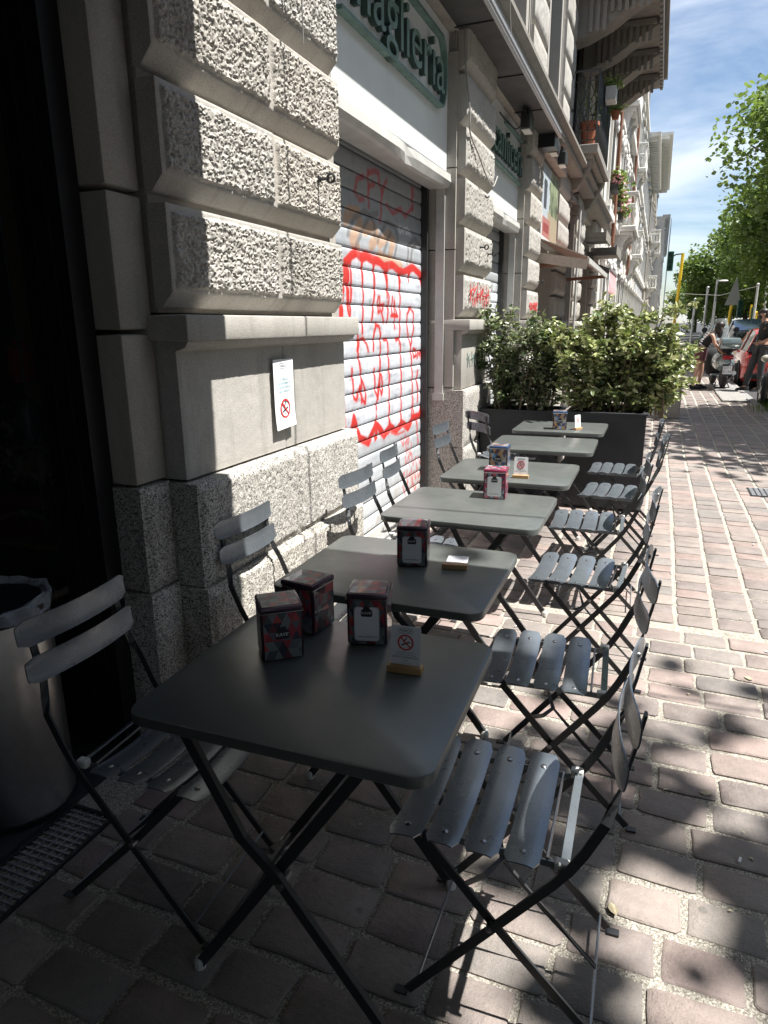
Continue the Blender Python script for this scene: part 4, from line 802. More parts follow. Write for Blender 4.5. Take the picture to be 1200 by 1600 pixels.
# iron wall hooks on the blocks
def hook(y, z, x, label):
    h = thing('wall_hook', label, 'hook', (x, y, z)); m = MB(); m.box(x - .005, y - .012, z - .012, x + .004, y + .012, z + .012); m.tube([(x, y, z), (x + .05, y, z)], .007, 7); m.build('peg', M['dark_metal'], h)
    r_ = MB(); pts = [(x + .058 + .018 * math.cos(t), y, z + .018 * math.sin(t)) for t in [k * math.pi / 6 for k in range(13)]]; r_.tube(pts, .006, 6); r_.build('ring', M['dark_metal'], h)
hook(3.06, 2.165, -1.50, 'black iron eye hook on the rough stone left of the graffiti shutter')
hook(6.15, 2.16, -1.50, 'black eye hook on the second pilaster, left one of two')
hook(6.45, 2.13, -1.50, 'black eye hook on the second pilaster, right one of two')
hook(9.3, 2.04, -1.50, 'iron hook on the third pilaster above the red scrawl')
# red scrawls sprayed on the stone
def scrawl(name, label, x, strokes, w, mat):
    y = sum(p[0] for s in strokes for p in s) / sum(len(s) for s in strokes); z = sum(p[1] for s in strokes for p in s) / sum(len(s) for s in strokes)
    m = MB()
    for s in strokes: m.bar([(x, a, b) for a, b in s], .003, w, (1, 0, 0))
    o = m.build(name, mat); o['label'] = label; o['category'] = 'graffiti'; return o
_g = random.Random(9)
def letters(y0, z0, n, wd, h):
    S = []
    for k in range(n):
        y = y0 + k * wd; S.append([(y + _g.uniform(0, .3) * wd, z0 + h * _g.uniform(.75, 1)), (y + _g.uniform(0, .4) * wd, z0 + h * _g.uniform(0, .2)), (y + _g.uniform(.4, .9) * wd, z0 + h * _g.uniform(.3, .8)), (y + _g.uniform(.6, 1) * wd, z0 + h * _g.uniform(0, .4))]); S.append([(y, z0 + h * _g.uniform(.4, .6)), (y + wd * .8, z0 + h * _g.uniform(.5, .8))])
    return S
scrawl('graffiti_tag', 'red sprayed scrawl on the lowest rough block of the second pilaster', -1.489, letters(5.80, 1.66, 6, .12, .22), .012, M['sign_red'])
scrawl('graffiti_tag', 'red scribble sprayed low on the third pilaster behind the plants', -1.489, letters(8.70, 1.66, 7, .085, .14), .016, M['sign_red'])
scrawl('graffiti_tag', 'faded teal tag on the smooth stone below the second pilaster ledge', -1.516, letters(5.85, 1.16, 5, .14, .16), .007, M['teal'])

# floodlights
def floodlight(x, y, z, label, flip=1):
    f = thing('floodlight', label, 'floodlight', (x, y, z)); MB().cbox(x, y - .12, z, x + .10, y + .12, z + .15, .012).build('housing', M['dark_metal'], f)
    MB().box(x + .01, y - .105, z - .006, x + .09, y + .105, z - .001).build('lens', M['white_plastic'], f); m = MB(); m.bar([(x + .05, y - .14, z + .08), (x + .05, y - .14, z + .2), (x + .05, y + .14, z + .2), (x + .05, y + .14, z + .08)], .02, .006, (1, 0, 0)); m.build('bracket', M['dark_metal'], f)
    fn = MB()
    for k in range(6): fn.box(x + .01 + k * .015, y - .10, z + .151, x + .015 + k * .015, y + .10, z + .175)
    fn.build('cooling_fins', M['dark_metal'], f)
floodlight(-1.50, 7.85, 3.44, 'black floodlight hanging under the canopy above the second sign')
floodlight(-1.42, 9.25, 3.50, 'grey floodlight on a bracket just beyond the canopy end, nearer of the pair')
floodlight(-1.38, 9.75, 3.46, 'grey floodlight beyond the canopy end, farther of the pair')
# cables
def cable(label, pts, r, m='cable'):
    P_ = [Vector(p) for p in pts]; out = []
    for i in range(len(P_) - 1):
        p0, p1, p2, p3 = P_[max(i - 1, 0)], P_[i], P_[i + 1], P_[min(i + 2, len(P_) - 1)]
        for k in range(6):
            t = k / 6; out.append(.5 * ((2 * p1) + (-p0 + p2) * t + (2 * p0 - 5 * p1 + 4 * p2 - p3) * t * t + (-p0 + 3 * p1 - 3 * p2 + p3) * t ** 3))
    out.append(P_[-1]); o = MB().tube(out, r, 6).build('cable', M[m], smooth=True); o['label'] = label; o['category'] = 'cable'; return o
cable('pale cable looping down the second pilaster to a loose end', [(-1.55, 5.70, 3.8), (-1.53, 5.66, 3.45), (-1.49, 5.68, 3.1), (-1.49, 5.70, 2.95), (-1.48, 5.95, 2.84), (-1.46, 6.15, 2.72), (-1.46, 6.4, 2.68), (-1.47, 6.62, 2.80)], .006)
cable('grey cable clipped beside the sign panel at the second pilaster', [(-1.60, 5.66, 3.8), (-1.61, 5.68, 3.3), (-1.60, 5.67, 2.9), (-1.60, 5.68, 2.5)], .008)
cable('thin pale wire hanging over the topmost rough blocks of the near pilaster', [(-1.42, 2.83, 3.6), (-1.425, 2.81, 3.1), (-1.44, 2.83, 2.62)], .003)
cable('black cable drooping to the floodlight under the canopy', [(-1.62, 7.3, 3.5), (-1.55, 7.4, 3.42), (-1.50, 7.55, 3.40), (-1.46, 7.75, 3.5)], .007, 'cable_dark')
cable('wire hanging from the canopy gutter', [(-1.26, 5.9, 4.1), (-1.26, 5.92, 3.86), (-1.25, 5.95, 3.66)], .004)
# overhead cable that strings its shadow across the wall, the third table and the paving
cable('black overhead cable running from the facade out across the street', [(-1.5, 2.80, 3.45), (-.5, 2.82, 3.40), (1.0, 2.88, 3.5), (4.0, 3.0, 4.4), (9, 3.2, 6)], .007, 'cable_dark')

# notice on the dado
nt_ = thing('wall_notice', 'white paper no smoking notice taped to the smooth stone below the ledge', 'notice', (-1.50, 2.64, 1.38))
pm = MB(); vs = []; fs = []
for j in range(9):
    for i in range(2): vs.append((-1.499 + .012 * (max(0, j - 5) / 3) ** 2 * .6 + (0.004 if i else 0), 2.56 + i * .165, 1.385 - j * .0375 + (.010 * i if j == 8 else 0)))
for j in range(8): fs.append((j * 2, j * 2 + 1, j * 2 + 3, j * 2 + 2))
pm.add(vs, fs).build('sheet', M['paper'], nt_, recalc=False)
for (t_, s_, z_) in (('MARCA', .016, 1.357), ('SI PREGA', .017, 1.300), ('GENTILMENTE', .017, 1.283), ('DI NON FUMARE', .017, 1.266), ('NEL DEHOR', .017, 1.249)):
    put_text('lettering', t_, s_, (-1.4955, 2.642, z_), (0, 1, 0), (0, 0, 1), M['ink'] if z_ > 1.32 else M['ink_teal'], nt_)
fr_ = MB(); fr_.bar([(-1.4965, 2.61, 1.368), (-1.4965, 2.675, 1.368), (-1.4965, 2.675, 1.346), (-1.4965, 2.61, 1.346), (-1.4965, 2.61, 1.368)], .0006, .0012, (1, 0, 0)); fr_.build('logo_border', M['ink_grey'], nt_)
def no_smoke(parent, c, right, up, r, nrm):
    right, up, nrm = Vector(right), Vector(up), Vector(nrm); m = MB(); m.bar([Vector(c) + right * r * math.cos(t) + up * r * math.sin(t) for t in [k * math.pi / 14 for k in range(29)]], .0012, r * .2, nrm)
    d = (right - up).normalized(); m.bar([Vector(c) - d * r, Vector(c) + d * r], .0012, r * .18, nrm); m.build('prohibition_ring', M['sign_red'], parent)
    k = MB(); e = (right * .95 + up * .32).normalized(); q = Vector(c) - nrm * .0004; k.bar([q - e * r * .6 - up * r * .15, q + e * r * .62 - up * r * .1], .0008, r * .17, nrm)
    k.bar([q - e * r * .2 + up * r * .1, q - e * r * .1 + up * r * .45, q + e * r * .15 + up * r * .55, q + e * r * .1 + up * r * .75], .0008, r * .12, nrm); k.build('cigarette_mark', M['ink'], parent)
no_smoke(nt_, (-1.4945, 2.642, 1.175), (0, 1, 0), (0, 0, 1), .038, (1, 0, 0))

# ================================================================== SHOPFRONT AT THE LEFT
sf = thing('cafe_shopfront', 'black framed cafe shopfront with dark glass at the left edge', 'shopfront', (-2.0, 0, 0))
m = MB(); m.box(-1.80, 1.715, 0.0, -1.705, 1.797, 3.35); m.box(-1.87, 1.72, 0.0, -1.801, 1.80, 3.35); m.build('door_frame', M['black'], sf)
MB().box(-1.905, 1.73, 0.0, -1.871, 1.81, 3.35).build('door_stile', M['black'], sf)
for x_, y_ in ((-1.76, 1.713), (-1.83, 1.718), (-1.89, 1.728)): MB().box(x_, y_ - .002, .0, x_ + .004, y_, 3.3).build('frame_seam', M['dark_metal'], sf)
MB().box(-2.9, 1.765, .06, -1.906, 1.775, 3.3).build('side_glass', M['pane'], sf)
MB().box(-2.9, 1.74, -.02, -1.906, 1.80, .06).build('bottom_rail', M['black'], sf)
MB().box(-2.045, -6, .06, -2.03, 1.0, 3.3).build('shop_glass', M['pane'], sf)
MB().box(-2.92, -6, -.02, -1.675, 1.78, .018).build('threshold', M['planter'], sf)
for yq in (-2.0, .95): MB().box(-2.06, yq, .018, -2.0, yq + .09, 3.35).build('mullion', M['black'], sf)
MB().box(-3.0, -6, 3.352, -1.62, 1.784, 3.9).build('fascia', M['black'], sf)
i_ = MB(); i_.box(-5, -6, -.04, -2.93, 2.9, -.01); i_.box(-2.93, 1.81, -.04, -1.95, 2.9, -.01); i_.box(-5.1, -6, 0, -5.0, 2.9, 3.4); i_.box(-5, 2.9, 0, -1.93, 3.0, 3.4); i_.box(-1.94, 1.97, 0, -1.92, 2.9, 3.4); i_.box(-5, -6.1, 0, -2.05, -6, 3.4); i_.box(-5.1, -6, 3.40, -3.01, 1.9, 3.5); i_.box(-5.1, 1.9, 3.40, -1.95, 3.0, 3.5); i_.build('interior_shell', M['dark_int'], sf)
MB().box(-2.75, 2.42, .9, -2.0, 2.44, 3.1).build('interior_panel', M['wood'], sf)
for x_ in (-2.12, -2.03): MB().tube([(x_, 1.86, .3), (x_, 1.86, 3.1)], .003, 5).build('blind_cord', M['cable'], sf)
# shop window display behind the glass
dsp = thing('display_shelf', 'narrow dark wooden shelf behind the cafe glass', 'shelf', (-2.3, 2.0, .7)); MB().box(-2.7, 1.85, .70, -2.10, 2.25, .72).build('board', M['wood'], dsp); MB().box(-2.7, 2.23, 0, -2.10, 2.25, .70).build('back_panel', M['dark_int'], dsp)
bx = MB(); bx.cbox(-2.45, 1.90, .722, -2.13, 2.05, .90, .004); o = bx.build('gift_box', M['red_bag']); tag(o, 'red box with a printed white band on the shelf behind the glass', 'box')
MB().box(-2.30, 1.894, .80, -2.135, 1.899, .845).build('label_band', M['ink'], o)
put_text('lettering', 'INTORE', .032, (-2.215, 1.892, .822), (1, 0, 0), (0, 0, 1), M['paper'], o)
fl = []; ff = []
for k in range(320):
    c = np.array([-2.36 + RNG.normal(0, .07), 2.06 + RNG.normal(0, .05), 1.02 + RNG.normal(0, .07)]); u = RNG.normal(size=3); u /= np.linalg.norm(u); w_ = np.cross(u, RNG.normal(size=3)); w_ /= np.linalg.norm(w_); b = len(fl); s_ = RNG.uniform(.010, .028)
    fl += [c - u * s_, c + w_ * s_ * .5, c + u * s_, c - w_ * s_ * .5]; ff.append((b, b + 1, b + 2, b + 3))
dfw = thing('dried_flowers', 'bunch of pale dried flowers with a kraft tag behind the cafe glass', 'flowers', (-2.36, 2.12, .722)); off = wloc(dfw)
link('petals', np_mesh('petals', np.array(fl) - np.array(off), ff, M['dry_petal']), dfw)['kind'] = 'stuff'
MB().lathe([(.05, .722), (.06, .86), (.04, .95)], (-2.36, 2.12, 0), 14).build('vase', M['planter'], dfw); kt = MB(); kt.prism([(-2.32, .98), (-2.20, .93), (-2.17, 1.02), (-2.24, 1.07)], 'y', 1.955, 1.957); kt.build('tag', M['kraft'], dfw)
put_text('lettering', 'fiori', .03, (-2.235, 1.952, .99), (1, 0, -.25), (.25, 0, 1), M['ink'], dfw)
for (xv, zv, m_, lb) in ((-2.33, 1.40, 'sign_red', 'dark red jar on the upper glass shelf behind the cafe window'), (-2.34, 1.17, 'car_teal', 'teal glass jar on the lower glass shelf behind the cafe window')):
    o = MB().lathe([(.05, zv - .08), (.055, zv), (.05, zv + .05), (.03, zv + .065), (.03, zv + .08), (.001, zv + .085)], (xv, 2.05, 0), 18).build('jar', M[m_], smooth=True); tag(o, lb, 'jar')
for zv in (1.08, 1.31): o = MB().box(-2.7, 1.95, zv, -2.25, 2.2, zv + .009).build('glass_shelf', M['pane']); tag(o, 'thin glass shelf behind the cafe window, ' + ('lower one' if zv < 1.2 else 'upper one'), 'shelf')

# cafe awning above the near tables (out of frame, throws the near shade)
aw = thing('cafe_awning', 'charcoal fabric cafe awning stretched over the nearest tables', 'awning', (-1.5, -.6, 3.2))
MB().prism([(-1.56, 3.28), (.89, 2.70), (.89, 2.72), (-1.56, 3.30)], 'y', -9.5, 2.19).build('fabric', M['awning_dark'], aw)
MB().box(.875, -9.5, 2.64, .885, 2.19, 2.70).build('valance', M['awning_dark'], aw)
MB().box(.891, -9.5, 2.68, .905, 2.19, 2.73).build('front_bar', M['dark_metal'], aw)
MB().box(-1.55, -3.03, .02, .86, -3.0, 2.66).build('added_shade_panel', M['awning_dark'], aw)  # unseen panel added behind the camera to block light on the door jambs
for yq in (-8.0, -4.3, -1.2, 2.0):
    a_ = MB(); a_.tube([(-1.56, yq, 3.1), (-.4, yq - .15, 2.9), (.87, yq, 2.69)], .022, 6); a_.build('folding_arm', M['dark_metal'], aw)
# striped retracted awning of the third shop
sa = thing('striped_awning', 'faded red and cream striped shop awning pulled out over the pavement beyond the shrubs', 'awning', (-1.5, 11, 2.4))
n_st = 14
for k in range(n_st):
    y0 = 9.5 + k * (3.3 / n_st); y1 = y0 + 3.3 / n_st; MB().prism([(-1.60, 2.60), (-.92, 2.33), (-.92, 2.34), (-1.60, 2.615)], 'y', y0, y1).build('stripe', M['awning_red' if k % 2 else 'awning_cream'], sa)
MB().box(-.925, 9.5, 2.26, -.90, 12.8, 2.325).build('front_bar', M['white_metal'], sa)
for yq in (9.6, 12.7): MB().bar([(-1.6, yq, 2.25), (-.92, yq, 2.28)], .05, .02, (0, 0, 1)).build('arm', M['copper_pipe'], sa)
MB().bar([(-1.6, 9.49, 2.36), (-.92, 9.49, 2.24)], .12, .01, (0, 0, 1)).build('side_flap', M['awning_cream'], sa)
# second awning beyond with a scalloped valance
sb = thing('valance_awning', 'folded awning with ragged pink and white valance in front of the far dark bay', 'awning', (-1.3, 15.2, 2.4))
MB().prism([(-1.6, 2.75), (-1.0, 2.52), (-1.0, 2.54), (-1.6, 2.78)], 'y', 14.6, 16.9).build('fabric', M['awning_dark'], sb)
for k in range(13):
    y0 = 14.6 + k * .177; MB().prism([(y0, 2.52), (y0 + .177, 2.52), (y0 + .17, 2.16), (y0 + .088, 2.08), (y0 + .01, 2.16)], 'x', -1.0, -.99).build('valance_strip', M['sign_red' if k % 2 else 'paper'], sb)
MB().box(-1.01, 14.6, 2.52, -.97, 16.9, 2.56).build('front_bar', M['galv'], sb)

# ================================================================== TABLES
def make_table():
    t = thing('bistro_table', 'x', 'table', (0, 0, 0), 'grey folding bistro tables in a row along the wall')
    W, D, Z, rc = .68, .58, .735, .045
    ring = []
    for (cx, cy, a0) in ((W / 2 - rc, D / 2 - rc, 0), (-W / 2 + rc, D / 2 - rc, 90), (-W / 2 + rc, -D / 2 + rc, 180), (W / 2 - rc, -D / 2 + rc, 270)):
        for k in range(7): a = R(a0 + 15 * k); ring.append((cx + rc * math.cos(a), cy + rc * math.sin(a), math.cos(a), math.sin(a)))
    n = len(ring); m = MB(); lev = [(-.004, Z), (-.001, Z - .0015), (0, Z - .005), (0, Z - .024), (-.003, Z - .027), (-.012, Z - .026), (-.012, Z - .006)]
    vs = []; fs = []
    for (o, z) in lev:
        for (x, y, nx, ny) in ring: vs.append((x + nx * o, y + ny * o, z))
    for l in range(len(lev) - 1):
        for k in range(n): k2 = (k + 1) % n; fs.append((l * n + k, l * n + k2, (l + 1) * n + k2, (l + 1) * n + k))
    fs.append(tuple(range(n))); fs.append(tuple((len(lev) - 1) * n + k for k in range(n))[::-1]); m.add(vs, fs)
    m.build('tabletop', M['table_paint'], t, smooth=True, local=True)
    for sy in (-1, 1):
        y = sy * .235
        a = MB(); a.bar([(-.235, y, .700), (-.10, y, .445), (-.02, y, .368), (.25, y, .012)], .025, .014, (1, 0, .6)); a.build('leg', M['frame_paint'], t, local=True)
        y2 = y - sy * .022
        b = MB(); b.bar([(.20, y2, .700), (-.265, y2, .012)], .025, .014, (1, 0, -.6)); b.build('leg', M['frame_paint'], t, local=True)
        for (fx, q) in ((.25, y), (-.265, y2)): MB().lathe([(.014, 0), (.015, .02), (.010, .03)], (fx, q, 0), 10).build('foot_cap', M['white_plastic'], t, local=True)
        MB().lathe([(.001, y2 - sy * .012), (.009, y2 - sy * .011), (.009, y + sy * .012), (.001, y + sy * .013)], (-.008, 0, .352), 10, 'y').build('pivot_bolt', M['rivet'], t, local=True)
    MB().bar([(-.235, -.235, .70), (-.235, .235, .70)], .022, .012, (0, 0, 1)).build('crossbar', M['frame_paint'], t, local=True)
    MB().bar([(.20, -.213, .70), (.20, .213, .70)], .022, .012, (0, 0, 1)).build('crossbar', M['frame_paint'], t, local=True)
    MB().bar([(-.235, -.213, .06), (-.235, .213, .06)], .018, .010, (0, 0, 1)).build('crossbar', M['frame_paint'], t, local=True)
    for x in (-.28, .28): MB().box(x - .012, -.27, .705, x + .012, .27, .720).build('top_rail', M['frame_paint'], t, local=True)
    return t
T0 = make_table()
TP = [(-.655, 1.285, .012, 'nearest shaded grey bistro table, with three napkin tins and a standing card'),
      (-.735, 2.030, 0, 'second shaded grey bistro table, with one napkin tin and a card lying flat'),
      (-.715, 2.905, -.01, 'sunlit grey bistro table with a single pink napkin tin and a cable shadow across it'),
      (-.695, 3.720, .0, 'sunlit grey bistro table with a blue napkin tin and a standing no smoking card'),
      (-.665, 4.690, .015, 'bare grey bistro table, second from the planters'),
      (-.655, 5.520, .0, 'grey bistro table right against the planters with a blue patterned tin')]
tables = []
for i, (x, y, a, lb) in enumerate(TP):
    t = T0 if i == 0 else copy_tree(T0); t.location = (x, y, 0); t.rotation_euler.z = a; t['label'] = lb; tables.append(t)

# ================================================================== CHAIRS
def make_chair():
    c = thing('bistro_chair', 'x', 'chair', (0, 0, 0), 'grey slatted folding bistro chairs')
    def slat(name, cx, cz, lx, w, th, tilt, dip, horizontal=True, mat='slat_paint'):
        """curved slat running across y; cx,cz centre; seat slats dip, back slats bow"""
        ny, nw = 16, 6; prof = []
        for k in range(nw + 1):
            u = -w / 2 + w * k / nw; prof.append((u, .0028 * (1 - (2 * u / w) ** 4) - .0028))
        vs = []; fs = []
        rows = []
        for j in range(ny + 1):
            v = -lx / 2 + lx * j / ny; e = max(0, abs(v) - (lx / 2 - .022)) / .022; sh = math.sqrt(max(0, 1 - e * e * e * .5)) ; d = dip * (1 - (2 * v / lx) ** 2)
            ring = []
            for (u, h) in prof: ring.append((u * sh, v, h))
            for (u, h) in prof[::-1]: ring.append((u * sh, v, h - th))
            rows.append([(u, v_, h - d) for (u, v_, h) in ring])
        n = len(rows[0]); ct, st_ = math.cos(tilt), math.sin(tilt)
        for row in rows:
            for (u, v, h) in row: vs.append((cx + u * ct - h * st_, v, cz + u * st_ + h * ct))
        for j in range(ny):
            for k in range(n): k2 = (k + 1) % n; fs.append((j * n + k, j * n + k2, (j + 1) * n + k2, (j + 1) * n + k))
        fs.append(tuple(range(n))[::-1]); fs.append(tuple(ny * n + k for k in range(n)))
        s = MB().add(vs, fs).build(name, M[mat], c, smooth=True, local=True)
        for sy in (-1, 1):
            v = sy * (lx / 2 - .045); d = dip * (1 - (2 * v / lx) ** 2); rv = MB(); pts = [(.0075, .0), (.0072, .002), (.004, .0035), (.0005, .004)]
            vs2 = []; f2 = []
            for (r_, h) in pts:
                for k in range(10): a = 2 * math.pi * k / 10; u_, v_, h_ = r_ * math.cos(a), v + r_ * math.sin(a), h - d - .0004; vs2.append((cx + u_ * ct - h_ * st_, v_, cz + u_ * st_ + h_ * ct))
            for l in range(3):
                for k in range(10): k2 = (k + 1) % 10; f2.append((l * 10 + k, l * 10 + k2, l * 10 + 10 + k2, l * 10 + 10 + k))
            rv.add(vs2, f2).build('rivet', M['rivet'], s, smooth=True, local=True)
        return s
    for k, fx in enumerate((.222, .137, .052, -.033)): slat('seat_slat', fx, .463 + (-.004 if k == 0 else 0), .395, .074, .0035, (-.10 if k == 0 else .0) + .02, .022)
    # back slats: tilt so that the slat's normal faces forward (+x)
    slat('back_slat', -.238, .795, .385, .070, .0035, R(-90 + 4) + math.pi, .026); slat('back_slat', -.222, .700, .385, .070, .0035, R(-90 + 6) + math.pi, .026)
    for sy in (-1, 1):
        y = sy * .178; y2 = sy * .160
        # backrest upright, bend under the seat, front leg: one long twisted flat bar
        P_ = [(-.243, sy * .150, .822), (-.228, sy * .150, .735), (-.213, sy * .152, .665), (-.203, sy * .164, .625), (-.190, y, .585), (-.155, y, .505), (-.128, y, .455), (-.10, y, .415), (-.03, y, .325), (.215, y, .012)]
        S_ = [(0, 1, 0), (0, 1, 0), (0, 1, .1), (.7, .7, 0), (1, 0, 0), (1, 0, .3), (1, 0, .6), (1, 0, .8), (1, 0, .8), (1, 0, .8)]
        MB().bar(P_, .020, .006, S_).build('leg', M['frame_paint'], c, local=True)
        MB().bar([(.185, y2, .435), (.03, y2, .262), (-.215, y2, .012)], .020, .006, (1, 0, -.8)).build('leg', M['frame_paint'], c, local=True)
        for (fx, yy, s_) in ((.215, y, 1), (-.215, y2, -1)):
            MB().box(min(fx, fx + .03 * s_), yy - .010, .001, max(fx, fx + .03 * s_), yy + .010, .006).build('foot', M['frame_paint'], c, local=True)
        MB().bar([(.245, y2 - sy * .008, .439), (.05, y2 - sy * .008, .441), (-.085, y2 - sy * .008, .441), (-.115, y2 - sy * .006, .441)], .016, .004, (0, 0, 1)).build('seat_rail', M['slat_paint'], c, local=True)
        MB().lathe([(.001, y - sy * .026), (.008, y - sy * .025), (.008, y + sy * .006), (.001, y + sy * .007)], (.028, 0, .257), 8, 'y').build('pivot_bolt', M['rivet'], c, local=True)
        MB().cbox(-.128, y2 - .010, .440, -.098, y2 + .012, .462, .004).build('hinge_clip', M['white_plastic'], c, local=True)
    MB().bar([(-.118, -.158, .452), (-.118, .158, .452)], .020, .004, (1, 0, .5)).build('rear_bar', M['slat_paint'], c, local=True)
    MB().tube([(-.082, -.150, .450), (-.082, .150, .450)], .0035, 6).build('rod', M['rivet'], c, local=True)
    MB().tube([(.19, -.178, .055), (.19, .178, .055)], .0035, 6).build('rod', M['slat_paint'], c, local=True)
    MB().tube([(-.195, -.160, .045), (-.195, .160, .045)], .0035, 6).build('rod', M['slat_paint'], c, local=True)
    for sy in (-1, 1):
        MB().bar([(.09, sy * .158, .335), (.06, sy * .08, .30), (.035, 0, .285)], .013, .003, [(0, 0, 1), (.7, 0, .7), (1, 0, 0)]).build('stretcher', M['frame_paint'], c, local=True)
    MB().bar([(.035, .0, .285), (-.07, 0, .17), (-.195, 0, .048)], .013, .003, [(0, 1, 0), (1, 0, 0), (0, 1, 0)]).build('stretcher', M['frame_paint'], c, local=True)
    return c
C0 = make_chair()
CH = [  # x, y, angle, label
    (-.205, 1.365, math.pi + .01, 'right chair at the three-tin table, with a bright sun patch on its rear slat'),
    (-.185, 2.085, math.pi + .045, 'right chair pushed up to the second shaded table, bluish seat slats'),
    (-.175, 2.99, math.pi - .05, 'right chair at the sunlit table with the pink tin'),
    (-.215, 3.83, math.pi + .02, 'right chair at the table with the blue tin and upright card'),
    (-.13, 4.60, math.pi - .1, 'right chair at the bare table, second from the planter'),
    (-.15, 5.36, math.pi - .05, 'right chair beside the planter, at the farthest table'),
    (-1.165, 1.29, .03, 'left chair by the steel bin at the near left corner, facing the nearest table'),
    (-1.215, 2.19, -.02, 'left chair against the granite plinth, at the second shaded table'),
    (-1.12, 3.07, -.04, 'left chair before the graffiti shutter, nearer one of the pair there'),
    (-1.20, 3.77, .10, 'left chair before the graffiti shutter, farther one of the pair there'),
    (-1.20, 4.82, -.02, 'left chair beside the second pilaster, at the bare table'),
    (-1.15, 5.62, .75, 'left chair turned sideways against the left planter')]
for i, (x, y, a, lb) in enumerate(CH):
    c = C0 if i == 0 else copy_tree(C0); c.location = (x, y, 0); c.rotation_euler.z = a; c['label'] = lb

